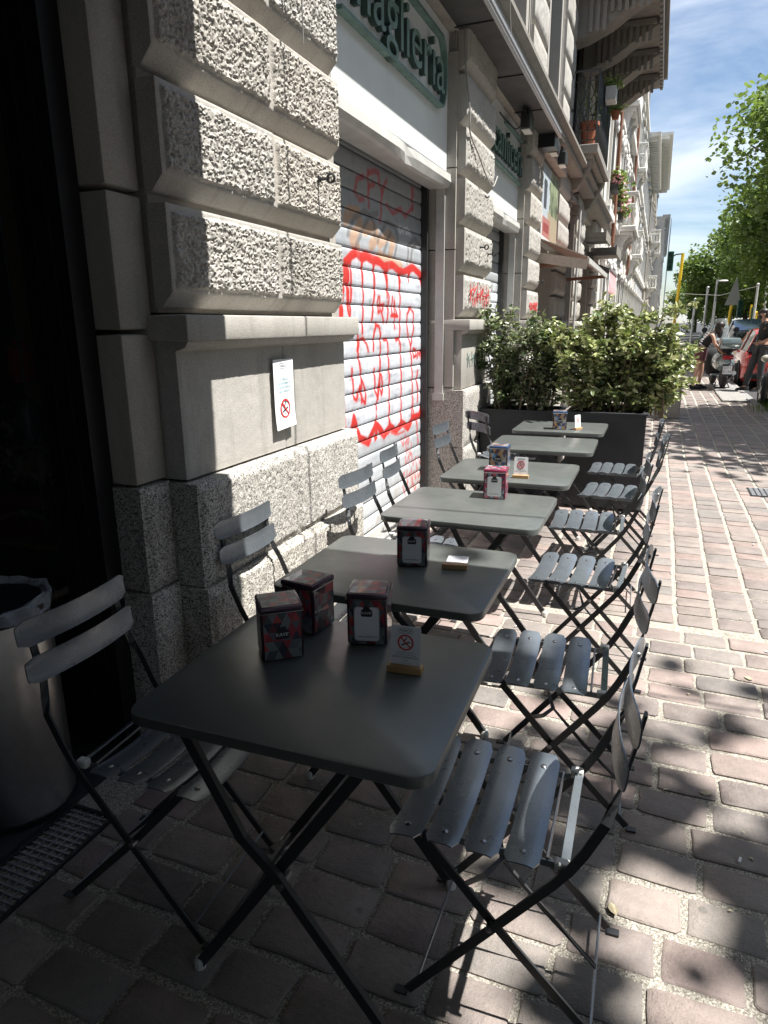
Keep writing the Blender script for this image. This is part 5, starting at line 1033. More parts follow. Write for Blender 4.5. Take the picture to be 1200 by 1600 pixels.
# ================================================================== THINGS ON THE TABLES
TZ = .7352
def tin(x, y, rot, style, front, label, badge=True, w=.102, h=.140):
    o = thing('napkin_tin', label, 'napkin holder', (x, y, TZ), 'patterned metal napkin tins', rot)
    tri = M['tri_' + style]; hw = w / 2
    def skin(name, z0, z1, s, rows):
        m = MB()
        hs = hw + s
        # body core
        cols = 4
        for side in range(4):
            ca, sa = math.cos(side * math.pi / 2), math.sin(side * math.pi / 2)
            def P(u, v): # u along face, v height
                a, b = u, -hs - .0003
                return (a * ca - b * sa, a * sa + b * ca, v)
            cw = 2 * (hs - .006) / cols; rh = (z1 - z0) / rows
            for r_ in range(rows):
                for q in range(-1, cols * 2 + 1):
                    u0 = -hs + .006 + (q - (r_ % 2)) * cw / 2 + (r_ % 2) * cw / 2
                    a = (u0, z0 + r_ * rh); b = (u0 + cw, z0 + r_ * rh); c_ = (u0 + cw / 2, z0 + (r_ + 1) * rh)
                    if (q + r_) % 2: a, b, c_ = (u0, z0 + (r_ + 1) * rh), (u0 + cw, z0 + (r_ + 1) * rh), (u0 + cw / 2, z0 + r_ * rh)
                    cl = lambda u: max(-hs + .006, min(hs - .006, u)); pts = [P(cl(p[0]), p[1]) for p in (a, b, c_)]
                    if abs(cl(a[0]) - cl(b[0])) < 1e-5: continue
                    m.add(pts, [(0, 1, 2)])
        m.build(name, tri, o, local=True, recalc=False)
    MB().cbox(-hw, -hw, 0, hw, hw, h - .008, .007).build('body', M['ink'] if style == 'blue' else M['tri_body_' + style], o, smooth=True, local=True)
    MB().cbox(-hw - .0018, -hw - .0018, h - .015, hw + .0018, hw + .0018, h, .006).build('lid', M['tri_lid_' + style], o, smooth=True, local=True)
    skin('triangle_print', .004, h - .017, 0, 5)
    # lid print
    m = MB(); rs = .006
    for i in range(4):
        for j in range(4):
            c_ = (2 * hw - .012) / 4; x0, y0 = -hw + .006 + i * c_, -hw + .006 + j * c_
            if (i + j) % 2: m.add([(x0, y0, h + .0004), (x0 + c_, y0, h + .0004), (x0 + c_, y0 + c_, h + .0004)], [(0, 1, 2)]); m.add([(x0, y0, h + .0004), (x0 + c_, y0 + c_, h + .0004), (x0, y0 + c_, h + .0004)], [(0, 1, 2)])
            else: m.add([(x0, y0, h + .0004), (x0 + c_, y0, h + .0004), (x0, y0 + c_, h + .0004)], [(0, 1, 2)]); m.add([(x0 + c_, y0, h + .0004), (x0 + c_, y0 + c_, h + .0004), (x0, y0 + c_, h + .0004)], [(0, 1, 2)])
    m.build('lid_print', tri, o, local=True, recalc=False)
    rm = MB(); e = hw + .0022; rm.tube([(-e, -e, h - .015), (e, -e, h - .015), (e, e, h - .015), (-e, e, h - .015), (-e, -e, h - .015)], .0009, 5); rm.build('rim', M['steel'], o, local=True)
    def badge_at(z, yf, s=1.0):
        b = MB(); b.prism([(-.016 * s, z - .012 * s), (.016 * s, z - .012 * s), (.019 * s, z - .004 * s), (.017 * s, z + .010 * s), (.010 * s, z + .014 * s), (.010 * s, z + .021 * s), (-.010 * s, z + .021 * s), (-.010 * s, z + .014 * s), (-.017 * s, z + .010 * s), (-.019 * s, z - .004 * s)], 'y', yf, yf - .0006); b.build('badge', M['ink'], o, local=True)
        me = text_mesh('KAVE\u2019', .013 * s); n3 = len(me.vertices); co = np.empty(n3 * 3, np.float32); me.vertices.foreach_get('co', co); co = co.reshape(-1, 3)
        co = np.stack([co[:, 0], np.full(n3, yf - .0009), co[:, 1] + z], 1); me.vertices.foreach_set('co', co.astype(np.float32).ravel()); me.materials.clear(); me.materials.append(M['paper']); link('lettering', me, o)
    if front:   # opening with napkins on the local -y face
        yf = -hw - .0008
        ring = [(a, b) for (cx, cy, a0) in ((.024, .098, 0), (-.024, .098, 90), (-.024, .022, 180), (.024, .022, 270)) for (a, b) in [(cx + .009 * math.cos(R(a0 + k * 22.5)), cy + .009 * math.sin(R(a0 + k * 22.5))) for k in range(5)]]
        MB().prism(ring, 'y', yf + .0002, yf - .0022).build('opening_rim', M['steel'], o, local=True)
        ins = [(a * .93, .06 + (b - .06) * .96) for a, b in ring]; MB().prism(ins, 'y', yf, yf - .0028).build('napkins', M['paper'], o, local=True)
        badge_at(.090, yf - .0029, .8)
        me = text_mesh('www.clubkave.it', .0075, shear=.3); n3 = len(me.vertices); co = np.empty(n3 * 3, np.float32); me.vertices.foreach_get('co', co); co = co.reshape(-1, 3)
        co = np.stack([co[:, 0], np.full(n3, yf - .0032), co[:, 1] + .026], 1); me.vertices.foreach_set('co', co.astype(np.float32).ravel()); me.materials.clear(); me.materials.append(M['ink']); link('lettering', me, o)
    else: badge_at(.068, -hw - .0012, .95)
    return o
for s_, c_ in (('red', (.035, .02, .03)), ('pink', (.12, .02, .04)), ('blue', (.03, .05, .10))):
    M['tri_body_' + s_] = plain('tin_body_' + s_, c_, .3, .3); M['tri_lid_' + s_] = plain('tin_lid_' + s_, tuple(x * 2.2 for x in c_), .25, .3)
tin(-.815, 1.358, R(38), 'red', False, 'dark red tin at the front left of the nearest table, no napkins showing')
tin(-.818, 1.520, R(-8), 'red', False, 'dark red patterned tin standing behind another tin on the nearest table')
tin(-.635, 1.510, R(14), 'red', True, 'dark red tin with a white napkin window on the nearest table, behind the standing card')
tin(-.718, 2.105, R(12), 'red', True, 'dark red napkin tin alone on the second shaded table')
tin(-.652, 3.105, R(4), 'pink', True, 'pink napkin tin with a creased white napkin on the sunlit third table')
tin(-.768, 3.735, R(2), 'blue', False, 'blue and brown triangle patterned tin beside the standing card on the fourth table')
tin(-.655, 5.40, R(10), 'blue', False, 'blue and orange patterned tin on the farthest table by the planters')
def card(x, y, rot, label, lying=False, small=False):
    o = thing('table_card', label, 'card', (x, y, TZ), 'no smoking cards in wooden blocks', rot)
    MB().cbox(-.042, -.013, 0, .042, .013, .017, .0015).build('wood_block', M['wood'], o, local=True)
    cc = MB(); w, h = .036, .098
    if lying:
        ly = thing('lying_card', 'x', 'card') if False else None
        cc.prism([(-w, .02), (w, .02), (w, .118), (-w, .118)], 'z', .0035, .0042); s = cc.build('card_sheet', M['paper'], o, local=True)
        for k, t_ in enumerate(('MARCA', 'NEI DEHORS', 'NON È CONSENTITO')):
            pass
        def tx(t_, v, sz):
            me = text_mesh(t_, sz); n3 = len(me.vertices); co = np.empty(n3 * 3, np.float32); me.vertices.foreach_get('co', co); co = co.reshape(-1, 3); co = np.stack([co[:, 0], co[:, 1] + .02 + v, np.full(n3, .0046)], 1); me.vertices.foreach_set('co', co.astype(np.float32).ravel()); me.materials.clear(); me.materials.append(M['ink_grey']); link('lettering', me, s)
        for (t_, v, sz) in (('MARCA', .085, .008), ('nei dehors e nelle aree', .066, .005), ('esterne di questo locale', .056, .005), ('NON È CONSENTITO', .044, .006), ('fumare', .034, .005)): tx(t_, v, sz)
        return o
    lean = .10
    def P(u, v, d=0): return (u, lean * v + d, .013 + v)
    vs = [P(a, b, d) for d in (-.0004, .0004) for (a, b) in ((-w, 0), (w, 0), (w, h - .004), (w - .004, h), (-w + .004, h), (-w, h - .004))]
    cc.add(vs, [(0, 1, 2, 3, 4, 5), (11, 10, 9, 8, 7, 6)] + [(k, 6 + k, 6 + (k + 1) % 6, (k + 1) % 6) for k in range(6)]); s = cc.build('card_sheet', M['paper'], o, local=True)
    def tx(t_, v, sz, m_='ink', sh=0):
        me = text_mesh(t_, sz, shear=sh); n3 = len(me.vertices); co = np.empty(n3 * 3, np.float32); me.vertices.foreach_get('co', co); co = co.reshape(-1, 3)
        co = np.stack([co[:, 0], lean * (v + co[:, 1]) - .0008, .013 + v + co[:, 1]], 1); me.vertices.foreach_set('co', co.astype(np.float32).ravel()); me.materials.clear(); me.materials.append(M[m_]); link('lettering', me, s)
    for (t_, v, sz, m_, sh) in (('MARCA', .0865, .0085, 'ink', 0), ('nei dehors e nelle', .0345, .0055, 'ink_grey', .2), ('aree esterne del locale', .0285, .0055, 'ink_grey', .2), ('NON È CONSENTITO', .022, .0065, 'ink', 0), ('fumare', .0155, .0055, 'ink_grey', 0), ('ai sensi della legge vigente', .008, .0032, 'ink_grey', 0)): tx(t_, v, sz, m_, sh)
    bd = MB(); hexa = [(-.019, .0865), (-.015, .092), (.015, .092), (.019, .0865), (.015, .081), (-.015, .081), (-.019, .0865)]; bd.bar([P(a, b, -.0009) for a, b in hexa], .0004, .0007, (0, 1, 0)); bd.build('logo_border', M['ink_grey'], s, local=True)
    up_ = Vector((0, lean, 1)).normalized(); nr = Vector((0, -1, lean)).normalized(); no_smoke(s, P(0, .059, -.0012), (1, 0, 0), up_, .0185, nr) if False else None
    m = MB(); cpt = Vector(P(0, .0585, -.0012)); rr = .0175; rt = Vector((1, 0, 0))
    m.bar([cpt + rt * rr * math.cos(t) + up_ * rr * math.sin(t) for t in [k * math.pi / 14 for k in range(29)]], .0006, .0036, nr); d_ = (rt - up_).normalized(); m.bar([cpt - d_ * rr, cpt + d_ * rr], .0006, .003, nr); m.build('prohibition_ring', M['sign_red'], s, local=True)
    k = MB(); e = (rt * .93 + up_ * .36).normalized(); q = cpt + nr * -.0001; k.bar([q - e * rr * .6 - up_ * rr * .15, q + e * rr * .62 - up_ * rr * .12], .0005, .0030, nr); k.bar([q - e * rr * .3 + up_ * rr * .12, q - e * rr * .15 + up_ * rr * .42, q + e * rr * .1 + up_ * rr * .5, q + e * rr * .05 + up_ * rr * .72], .0005, .0022, nr)
    k.build('cigarette_mark', M['ink'], s, local=True)
    return o
card(-.487, 1.366, R(4), 'white no smoking card standing in a wooden block on the nearest table')
card(-.567, 2.085, R(8), 'wooden block with its white card lying flat on the second table', lying=True)
card(-.615, 3.545, R(5), 'white no smoking card standing beside the blue tin on the fourth table')
card(-.515, 5.40, R(62), 'thin white card seen edge on in its wooden block on the farthest table')

# ================================================================== BIN
bin_ = thing('waste_bin', 'brushed steel cylindrical bin with a clear plastic liner beside the cafe door', 'bin', (-1.835, 1.36, .018))
MB().lathe([(.165, .02), (.168, .03), (.168, .70), (.165, .71), (.158, .71), (.158, .05)], (-1.835, 1.36, 0), 48).build('body', M['steel'], bin_, smooth=True)
MB().lathe([(.170, .018), (.172, .022), (.172, .04), (.169, .042)], (-1.835, 1.36, 0), 48).build('base_ring', M['black'], bin_, smooth=True)
MB().lathe([(.171, .685), (.173, .69), (.173, .715), (.168, .725), (.155, .722)], (-1.835, 1.36, 0), 48).build('collar', M['black'], bin_, smooth=True)
vs = []; fs = []; nn = 64; lv = [(.176, .69), (.177, .705), (.178, .725), (.176, .738), (.168, .742), (.152, .725), (.138, .66), (.12, .56)]
for i, (r_, z) in enumerate(lv):
    for k in range(nn):
        a = 2 * math.pi * k / nn; wv = float(vnoise(np.array([[math.cos(a) * 3.2, math.sin(a) * 3.2, i * .5]]), 9)[0]); rr = r_ + .010 * wv * (1 if i != 0 else 1.6) + .004 * math.sin(a * 13 + i); vs.append((-1.835 + rr * math.cos(a), 1.36 + rr * math.sin(a), z + .016 * wv))
for i in range(len(lv) - 1):
    for k in range(nn): k2 = (k + 1) % nn; fs.append((i * nn + k, i * nn + k2, (i + 1) * nn + k2, (i + 1) * nn + k))
MB().add(vs, fs).build('plastic_liner', M['bag'], bin_, smooth=True)

# ================================================================== PLANTERS AND SHRUBS
def planter(x0, y0, x1, y1, h, label, rz=0):
    p = thing('planter', label, 'planter', ((x0 + x1) / 2, (y0 + y1) / 2, 0), 'anthracite trough planters closing the terrace')
    m = MB(); t = .025
    m.box(x0, y0, .02, x1, y0 + t, h); m.box(x0, y1 - t, .02, x1, y1, h); m.box(x0, y0 + t, .02, x0 + t, y1 - t, h); m.box(x1 - t, y0 + t, .02, x1, y1 - t, h); m.build('trough', M['planter'], p)
    rm = MB(); q = .012; rm.box(x0 - q, y0 - q, h + .0, x1 + q, y0 + t + .01, h + .014); rm.box(x0 - q, y1 - t - .01, h, x1 + q, y1 + q, h + .014); rm.box(x0 - q, y0 + t + .011, h, x0 + t, y1 - t - .011, h + .014); rm.box(x1 - t, y0 + t + .011, h, x1 + q, y1 - t - .011, h + .014); rm.build('rim', M['planter'], p)
    MB().box(x0 + t + .001, y0 + t + .001, .0, x1 - t - .001, y1 - t - .001, h - .05).build('soil', M['soil'], p); return p
planter(-1.46, 6.18, -.75, 6.60, .76, 'dark grey trough planter against the second pilaster, left one')
planter(-.655, 5.86, -.035, 6.50, .80, 'dark grey trough planter at the end of the terrace, right one beside the walkway')
def leaf_cloud(n, sampler, size, rng, droop=.3, aspect=.5, fold=.25):
    c = sampler(n); k = len(c); d = rng.normal(size=(k, 3)); d[:, 2] = d[:, 2] * .5 - droop * .2; d /= np.linalg.norm(d, axis=1, keepdims=True)
    nrm = rng.normal(size=(k, 3)) * .8 + np.array([.2, -.1, 1.0]); w = np.cross(d, nrm); w /= np.linalg.norm(w, axis=1, keepdims=True); u = np.cross(w, d)
    s = rng.uniform(.7, 1.3, (k, 1)) * size; a = s * aspect * .5
    V = np.stack([c, c + d * s * .35 + w * a + u * a * fold, c + d * s * .75 + w * a * .75 + u * a * fold, c + d * s, c + d * s * .75 - w * a * .75 + u * a * fold, c + d * s * .35 - w * a + u * a * fold], 1).reshape(-1, 3)
    b = np.arange(k)[:, None] * 6; F = np.concatenate([b + np.array([[0, 1, 2, 3]]), b + np.array([[0, 3, 4, 5]])], 0); return V, F
def shrub(label, x0, x1, y0, y1, z0, ztop, nleaf, mat, seed, stems, size=.058, overhang=.15, bulge=0.0):
    rng = np.random.default_rng(seed); p = thing('leafy_shrub', label, 'shrub', ((x0 + x1) / 2, (y0 + y1) / 2, z0)); twig = MB(); tips = []
    for s in range(stems):
        bx_, by_ = rng.uniform(x0 + .05, x1 - .05), rng.uniform(y0 + .06, y1 - .06)
        H = (ztop - z0) * rng.uniform(.55, 1.12); lx, ly = rng.normal(0, .10), rng.normal(0, .08) - .02
        e = (bx_ - (x0 + x1) / 2) * .5; pts = [Vector((bx_ + (lx + e) * t ** 1.4, by_ + ly * t, z0 + H * t)) for t in (0, .25, .5, .75, 1)]
        twig.tube(pts, [.009, .0075, .006, .004, .002], 5); tips.append((pts, H))
        for q in range(7):
            t = rng.uniform(.12, .95); a = Vector(np.array(pts[0]) * (1 - t) + np.array(pts[-1]) * t); dr = Vector((rng.normal(0, 1), rng.normal(0, 1), rng.uniform(.1, .9))).normalized() * rng.uniform(.10, .26); b = a + dr
            b.z = max(b.z, z0 - .06); twig.tube([a, (a + b) / 2 + Vector((0, 0, .01)), b], [.004, .003, .0015], 4); tips.append(([a, (a + b) / 2, b], .3))
    twig.build('stems', M['twig'], p)
    def samp(n):
        out = []
        for i in range(n):
            pts, _ = tips[rng.integers(len(tips))]; t = rng.beta(1.6, 1.1) * (len(pts) - 1); k = min(int(t), len(pts) - 2); q = pts[k].lerp(pts[k + 1], t - k); out.append((q.x + rng.normal(0, .022), q.y + rng.normal(0, .022), max(z0 - .10, q.z + rng.normal(0, .02))))
        return np.array(out)
    V, F = leaf_cloud(nleaf, samp, size, rng); off = np.array(wloc(p)); o = link('foliage', np_mesh('foliage', V - off, F, mat), p); o['kind'] = 'stuff'; return p
shrub('loose grey green shrub with small leaves in the left planter against the pilaster', -1.44, -.78, 6.18, 6.58, .72, 1.62, 6800, M['shrub_green'], 3, 20, .050)
shrub('dense bright variegated shrub in the right planter, catching the sun', -.66, -.05, 5.88, 6.45, .76, 1.60, 8800, M['shrub_leaf'], 4, 26, .052)
shrub('greener trailing shrub leaning over the walkway end of the right planter', -.20, .16, 5.95, 6.6, .74, 1.52, 5600, M['shrub_leaf'], 5, 16, .052)
# stone block beyond the shrubs
blk = MB().cbox(.06, 12.1, 0, .43, 12.5, .60, .02); blk.cbox(.03, 12.07, .60, .46, 12.53, .68, .012); o = blk.build('stone_block', M['concrete']); tag(o, 'squat brown stone block standing on the pavement behind the variegated shrub', 'bollard')
lt = []; lf = []
for k in range(170):
    x, y = RNG.uniform(-1.4, 1.6), RNG.uniform(.7, 9.0); a = RNG.uniform(0, 6.28); s_ = RNG.uniform(.003, .010); c_, q_ = math.cos(a) * s_, math.sin(a) * s_; b = len(lt); w_ = RNG.uniform(.25, .9)
    lt += [(x - c_, y - q_, .0035), (x + q_ * w_, y - c_ * w_, .006), (x + c_, y + q_, .0045), (x - q_ * w_, y + c_ * w_, .007)]; lf.append((b, b + 1, b + 2, b + 3))
tag(link('debris_crumbs', np_mesh('debris_crumbs', lt, lf, M['kraft'])), 'scattered leaf crumbs and grit on the paving between the chairs', 'debris', kind='stuff')
for k in range(7):
    x, y = [(-.15, 2.55), (.35, 1.9), (.62, 3.4), (-.55, 3.3), (.2, 4.4), (-1.2, 2.6), (.75, 5.2)][k]; a = k * 1.3
    o = MB().tube([(x, y, .006), (x + .022 * math.cos(a), y + .022 * math.sin(a), .006)], .0038, 7).build('cigarette_end', M['paper']); tag(o, 'white cigarette end on the paving ' + ('below the second table edge', 'right of the nearest chairs', 'out on the sunlit walkway', 'under the third table', 'beside the far right chairs', 'near the granite plinth', 'far out on the walkway')[k], 'litter')
# a few dry leaves on the paving
for k, (x, y, a) in enumerate(((.02, 1.60, .5), (.28, 2.2, 2.0), (.5, 3.1, 4.0))):
    v = [(0, -.02, .002), (.012, -.005, .006), (.010, .012, .004), (0, .02, .008), (-.011, .010, .003), (-.012, -.006, .006)]
    o = MB().add(v, [(0, 1, 2, 3), (0, 3, 4, 5)]).build('fallen_leaf', M['kraft']); o.location = (x, y, .002); o.rotation_euler.z = a
    tag(o, ('curled brown leaf by the rear foot of the nearest right chair', 'small dry leaf on the pavers right of the second chair', 'small dry leaf on the sunlit pavers near the right edge')[k], 'leaf')
# pots on the balcony
def pot(label, x, y, z, r, h, mat, leafn, lr, lh, box=False, rail=None):
    p = thing('potted_plant', label, 'potted plant', (x, y, z)); m = MB()
    if box: m.prism([(x - r, y - .16), (x + r, y - .16), (x + r, y + .16), (x - r, y + .16)], 'z', z, z + h)
    else: m.lathe([(r * .68, z), (r * .95, z + h * .85), (r * 1.08, z + h * .86), (r * 1.08, z + h), (r * .95, z + h), (r * .9, z + h * .9), (.001, z + h * .88)], (x, y, 0), 20)
    m.build('pot', M[mat], p, smooth=not box); rng = np.random.default_rng(int(x * 1000 + 5000))
    V, F = leaf_cloud(leafn, lambda n: np.stack([rng.normal(x, lr * .5, n), rng.normal(y, lr * .5, n), z + h + np.abs(rng.normal(0, lh * .5, n))], 1), .045, rng); o = link('foliage', np_mesh('foliage', V - np.array(wloc(p)), F, M['pot_leaf']), p); o['kind'] = 'stuff'; return p
pot('large terracotta pot with a thin shrub inside the small balcony', -1.30, 12.35, 4.202, .145, .36, 'terracotta', 130, .18, .55)
pot('white window box with yellow green leaves hung on the balcony rail', -1.06, 13.1, 5.02, .08, .20, 'white_metal', 420, .16, .16, True)
pot('small terracotta pot of green leaves hooked on the far end of the balcony rail', -1.04, 14.0, 4.98, .08, .13, 'terracotta', 260, .14, .12)

# ================================================================== FAR BUILDINGS
def facade(name, label, y0, y1, xf, H, z_floors, bay, mat, trim, balconies=(), eave=.5, gf=True, seed=1, deep=14, blind='green_shutter'):
    b = thing(name, label, 'building', (xf - 2, (y0 + y1) / 2, 0)); w = MB(); w.box(xf - deep, y0, -.1, xf - .25, y1, H); w.build('wall', M[mat], b)
    n = max(1, int((y1 - y0) / bay)); bw = (y1 - y0) / n; zf = list(z_floors) + [H]
    for i in range(n):
        yc = y0 + bw * (i + .5)
        # piers between the windows give the facade its depth
        MB().box(xf - .251, y0 + bw * i - .0 + .001, 0, xf, y0 + bw * i + bw * .26, H - .3).build('pier', M[mat], b)
        MB().box(xf - .251, y0 + bw * (i + 1) - bw * .22, 0, xf, y0 + bw * (i + 1) - .001, H - .3).build('pier', M[mat], b)
        for k, z in enumerate(z_floors):
            h = (zf[k + 1] - z) * .62 if k + 1 < len(zf) else 2; a, c = yc - bw * .19, yc + bw * .17
            f = MB(); f.box(xf - .24, a - .12, z + .5, xf + .06, a, z + .5 + h); f.box(xf - .24, c, z + .5, xf + .06, c + .12, z + .5 + h); f.box(xf - .24, a - .2, z + .5 + h, xf + .16, c + .2, z + .62 + h); f.box(xf - .24, a - .12, z + .36, xf + .13, c + .12, z + .5)
            wi = f.build('window', M[trim], b); MB().box(xf - .248, a, z + .5, xf - .22, c, z + .5 + h).build('pane', M['dark_glass'], wi)
            if blind and (i + k + seed) % 3 == 0: MB().box(xf - .2, a + .02, z + .52 + h * .35, xf - .16, c - .02, z + .5 + h).build('blind', M[blind], wi)
            MB().box(xf - .24, yc - bw * .28 + .002, z + .5 + h + .121, xf - .02, yc + bw * .28 - .002, zf[k + 1] - .3 if k + 1 < len(zf) else H).build('spandrel', M[mat], b)
    for k, z in enumerate(z_floors[1:] if not gf else z_floors): MB().box(xf - .25, y0, z + .10, xf + .16, y1, z + .26).build('string_course', M[trim], b)
    ev = MB(); ev.prism([(xf - .3, H - .3), (xf + .08, H - .3), (xf + .15, H - .1), (xf + eave, H), (xf + eave, H + .15), (xf - .3, H + .15)], 'y', y0 - .02, y1 + .02); ev.build('cornice', M[trim], b)
    q = y0 + .2
    dn = MB()
    while q < y1: dn.box(xf + .02, q, H - .24, xf + eave * .8, q + .18, H - .01); q += .55
    dn.build('cornice_brackets', M[trim], b, kind='stuff')
    for (yb, zb, L_, D_) in balconies:
        bl = link('balcony', None, b); bl.empty_display_size = .1
        s = MB(); s.cbox(xf - .02, yb - L_ / 2, zb - .16, xf + D_, yb + L_ / 2, zb, .03); s.cbox(xf - .02, yb - L_ / 2 + .08, zb - .26, xf + D_ - .08, yb + L_ / 2 - .08, zb - .162, .02); s.build('slab', M[trim], bl)
        for yc in (yb - L_ / 2 + .25, yb, yb + L_ / 2 - .25):
            pr = [(xf, zb - .262)]
            for t in range(9): tt = t / 8; pr.append((xf + (D_ - .14) * (1 - tt) ** .8 * (1 - .25 * math.sin(tt * math.pi * 2)), zb - .262 - .75 * tt - .05 * math.sin(tt * math.pi * 2)))
            pr.append((xf, zb - 1.02)); MB().prism(pr, 'y', yc - .11, yc + .11).build('scroll_bracket', M[trim], bl)
        r_ = MB(); r_.cbox(xf, yb - L_ / 2, zb + .82, xf + D_, yb - L_ / 2 + .16, zb + .94, .02); r_.cbox(xf, yb + L_ / 2 - .16, zb + .82, xf + D_, yb + L_ / 2, zb + .94, .02); r_.cbox(xf + D_ - .16, yb - L_ / 2 + .161, zb + .82, xf + D_, yb + L_ / 2 - .161, zb + .94, .02); r_.build('handrail', M[trim], bl)
        pf = [(.035, 0), (.05, .05), (.03, .1), (.065, .3), (.07, .38), (.03, .6), (.025, .68), (.05, .74), (.05, .82)]
        k = 0; yy = yb - L_ / 2 + .1
        while yy <= yb + L_ / 2 - .05: MB().lathe([(r0, zb + h0) for r0, h0 in pf], (xf + D_ - .08, yy, 0), 8).build('baluster', M[trim], bl, smooth=True); yy += .2
        xx = xf + .12
        while xx < xf + D_ - .2:
            for ys in (yb - L_ / 2 + .08, yb + L_ / 2 - .08): MB().lathe([(r0, zb + h0) for r0, h0 in pf], (xx, ys, 0), 8).build('baluster', M[trim], bl, smooth=True)
            xx += .2
    return b
wb = facade('white_palazzo', 'ornate white building with stone balconies, next past the grey stone building', 18.6, 43, -1.52, 15.5, (.2, 4.0, 7.6, 11.2), 2.3, 'white_stone', 'white_trim',
            [(24.4, 4.35, 2.4, .62), (24.4, 7.75, 2.2, .45), (34, 7.75, 2.2, .45), (34, 4.35, 2.4, .55), (24.4, 11.3, 2.0, .45)], .5, blind='white_metal')
# carved ornaments on the white front
rng = np.random.default_rng(4)
for k in range(42):
    y = 18.9 + (k % 14) * .62; z = (3.2, 6.7, 10.2)[k // 14] + rng.normal(0, .12); om = MB()
    om.ellip((-1.47, y, z), (.10, .16, .20), 8, 6); om.ellip((-1.45, y + .12, z - .16), (.08, .1, .12), 8, 5); om.ellip((-1.45, y - .12, z + .14), (.07, .09, .11), 8, 5); om.build('carved_ornament', M['white_trim'], wb, smooth=True)
for (y, x) in ((20.6, -1.38), (30.5, -1.38)):
    MB().tube([(x - .04, y + .1, 3.4), (x, y, 3.6), (x, y, 15.2)], .055, 8).build('rust_downpipe', M['copper_pipe'], wb)
for (y, z) in ((19.9, 4.75), (21.3, 4.55), (22.6, 4.4), (19.4, 7.9)):
    rng2 = np.random.default_rng(int(y * 10)); p = thing('window_flowers', 'pink flowers in a dark window box on the white building, at height %.1f metres' % z, 'flower box', (-1.35, y, z))
    p['label'] = {19.9: 'pink window box flowers on the white building, just past the stone one', 21.3: 'pink flowers in a window box on the white building, second box along', 22.6: 'green leafed window box with few flowers on the white building, lowest in view', 19.4: 'window box with flowers high on the white building beside the rust pipe'}[y]
    MB().box(-1.46, y - .35, z, -1.28, y + .35, z + .16).build('box', M['dark_metal'], p)
    for nm, mt, nl, s_ in (('leaves', 'pot_leaf', 220, .12), ('blossoms', 'flower', 110, .09)):
        V, F = leaf_cloud(nl, lambda n: np.stack([rng2.normal(-1.33, .10, n), rng2.uniform(y - .38, y + .38, n), z + .14 + np.abs(rng2.normal(0, .16, n))], 1), s_, rng2, aspect=.8); o = link(nm, np_mesh(nm, V - np.array(wloc(p)), F, M[mt]), p); o['kind'] = 'stuff'
facade('grey_house', 'plain grey house with green shutters beyond the white palazzo', 43.1, 60, -1.5, 11.2, (.2, 4.0, 7.4), 2.6, 'grey_stucco', 'white_trim', [], .7, seed=2)
facade('tan_house', 'beige house with deep eaves beyond the grey house', 60.1, 84, -1.35, 15.0, (.2, 4.2, 7.8, 11.4), 3.0, 'tan_stucco', 'white_trim', [(66, 4.4, 2.6, .8), (66, 8, 2.6, .8), (76, 8, 2.6, .8)], 1.1, seed=0)
facade('far_grey_building', 'far grey building in scaffolding at the end of the row, past the traffic light', 84.3, 132, -.4, 12.5, (.2, 4.2, 8.0), 3.4, 'grey_stucco', 'grey_stucco', [], .5, seed=1)
sc = thing('scaffolding', 'thin grey scaffolding on the far building at the end of the row', 'scaffolding', (.2, 100, 0))
for k in range(9): MB().tube([(.25, 95 + k * 2.2, 0), (.25, 95 + k * 2.2, 13.6)], .05, 5).build('standard', M['galv'], sc)
for z in (2, 4, 6, 8, 10, 12): MB().tube([(.25, 95, z), (.25, 113, z)], .04, 5).build('ledger', M['galv'], sc)
# building mass behind and across the street, which the photo only shows as reflections
acr = thing('opposite_block', 'pale apartment block on the far side of the avenue, behind the trees', 'building', (42, 20, 0)); MB().box(38, -60, -.1, 52, 160, 20).build('wall', M['tan_stucco'], acr)
for i in range(18):
    for k in range(5): MB().box(37.93, -50 + i * 11, 2 + k * 3.6, 37.99, -48.4 + i * 11, 4.2 + k * 3.6).build('window', M['dark_glass'], acr)

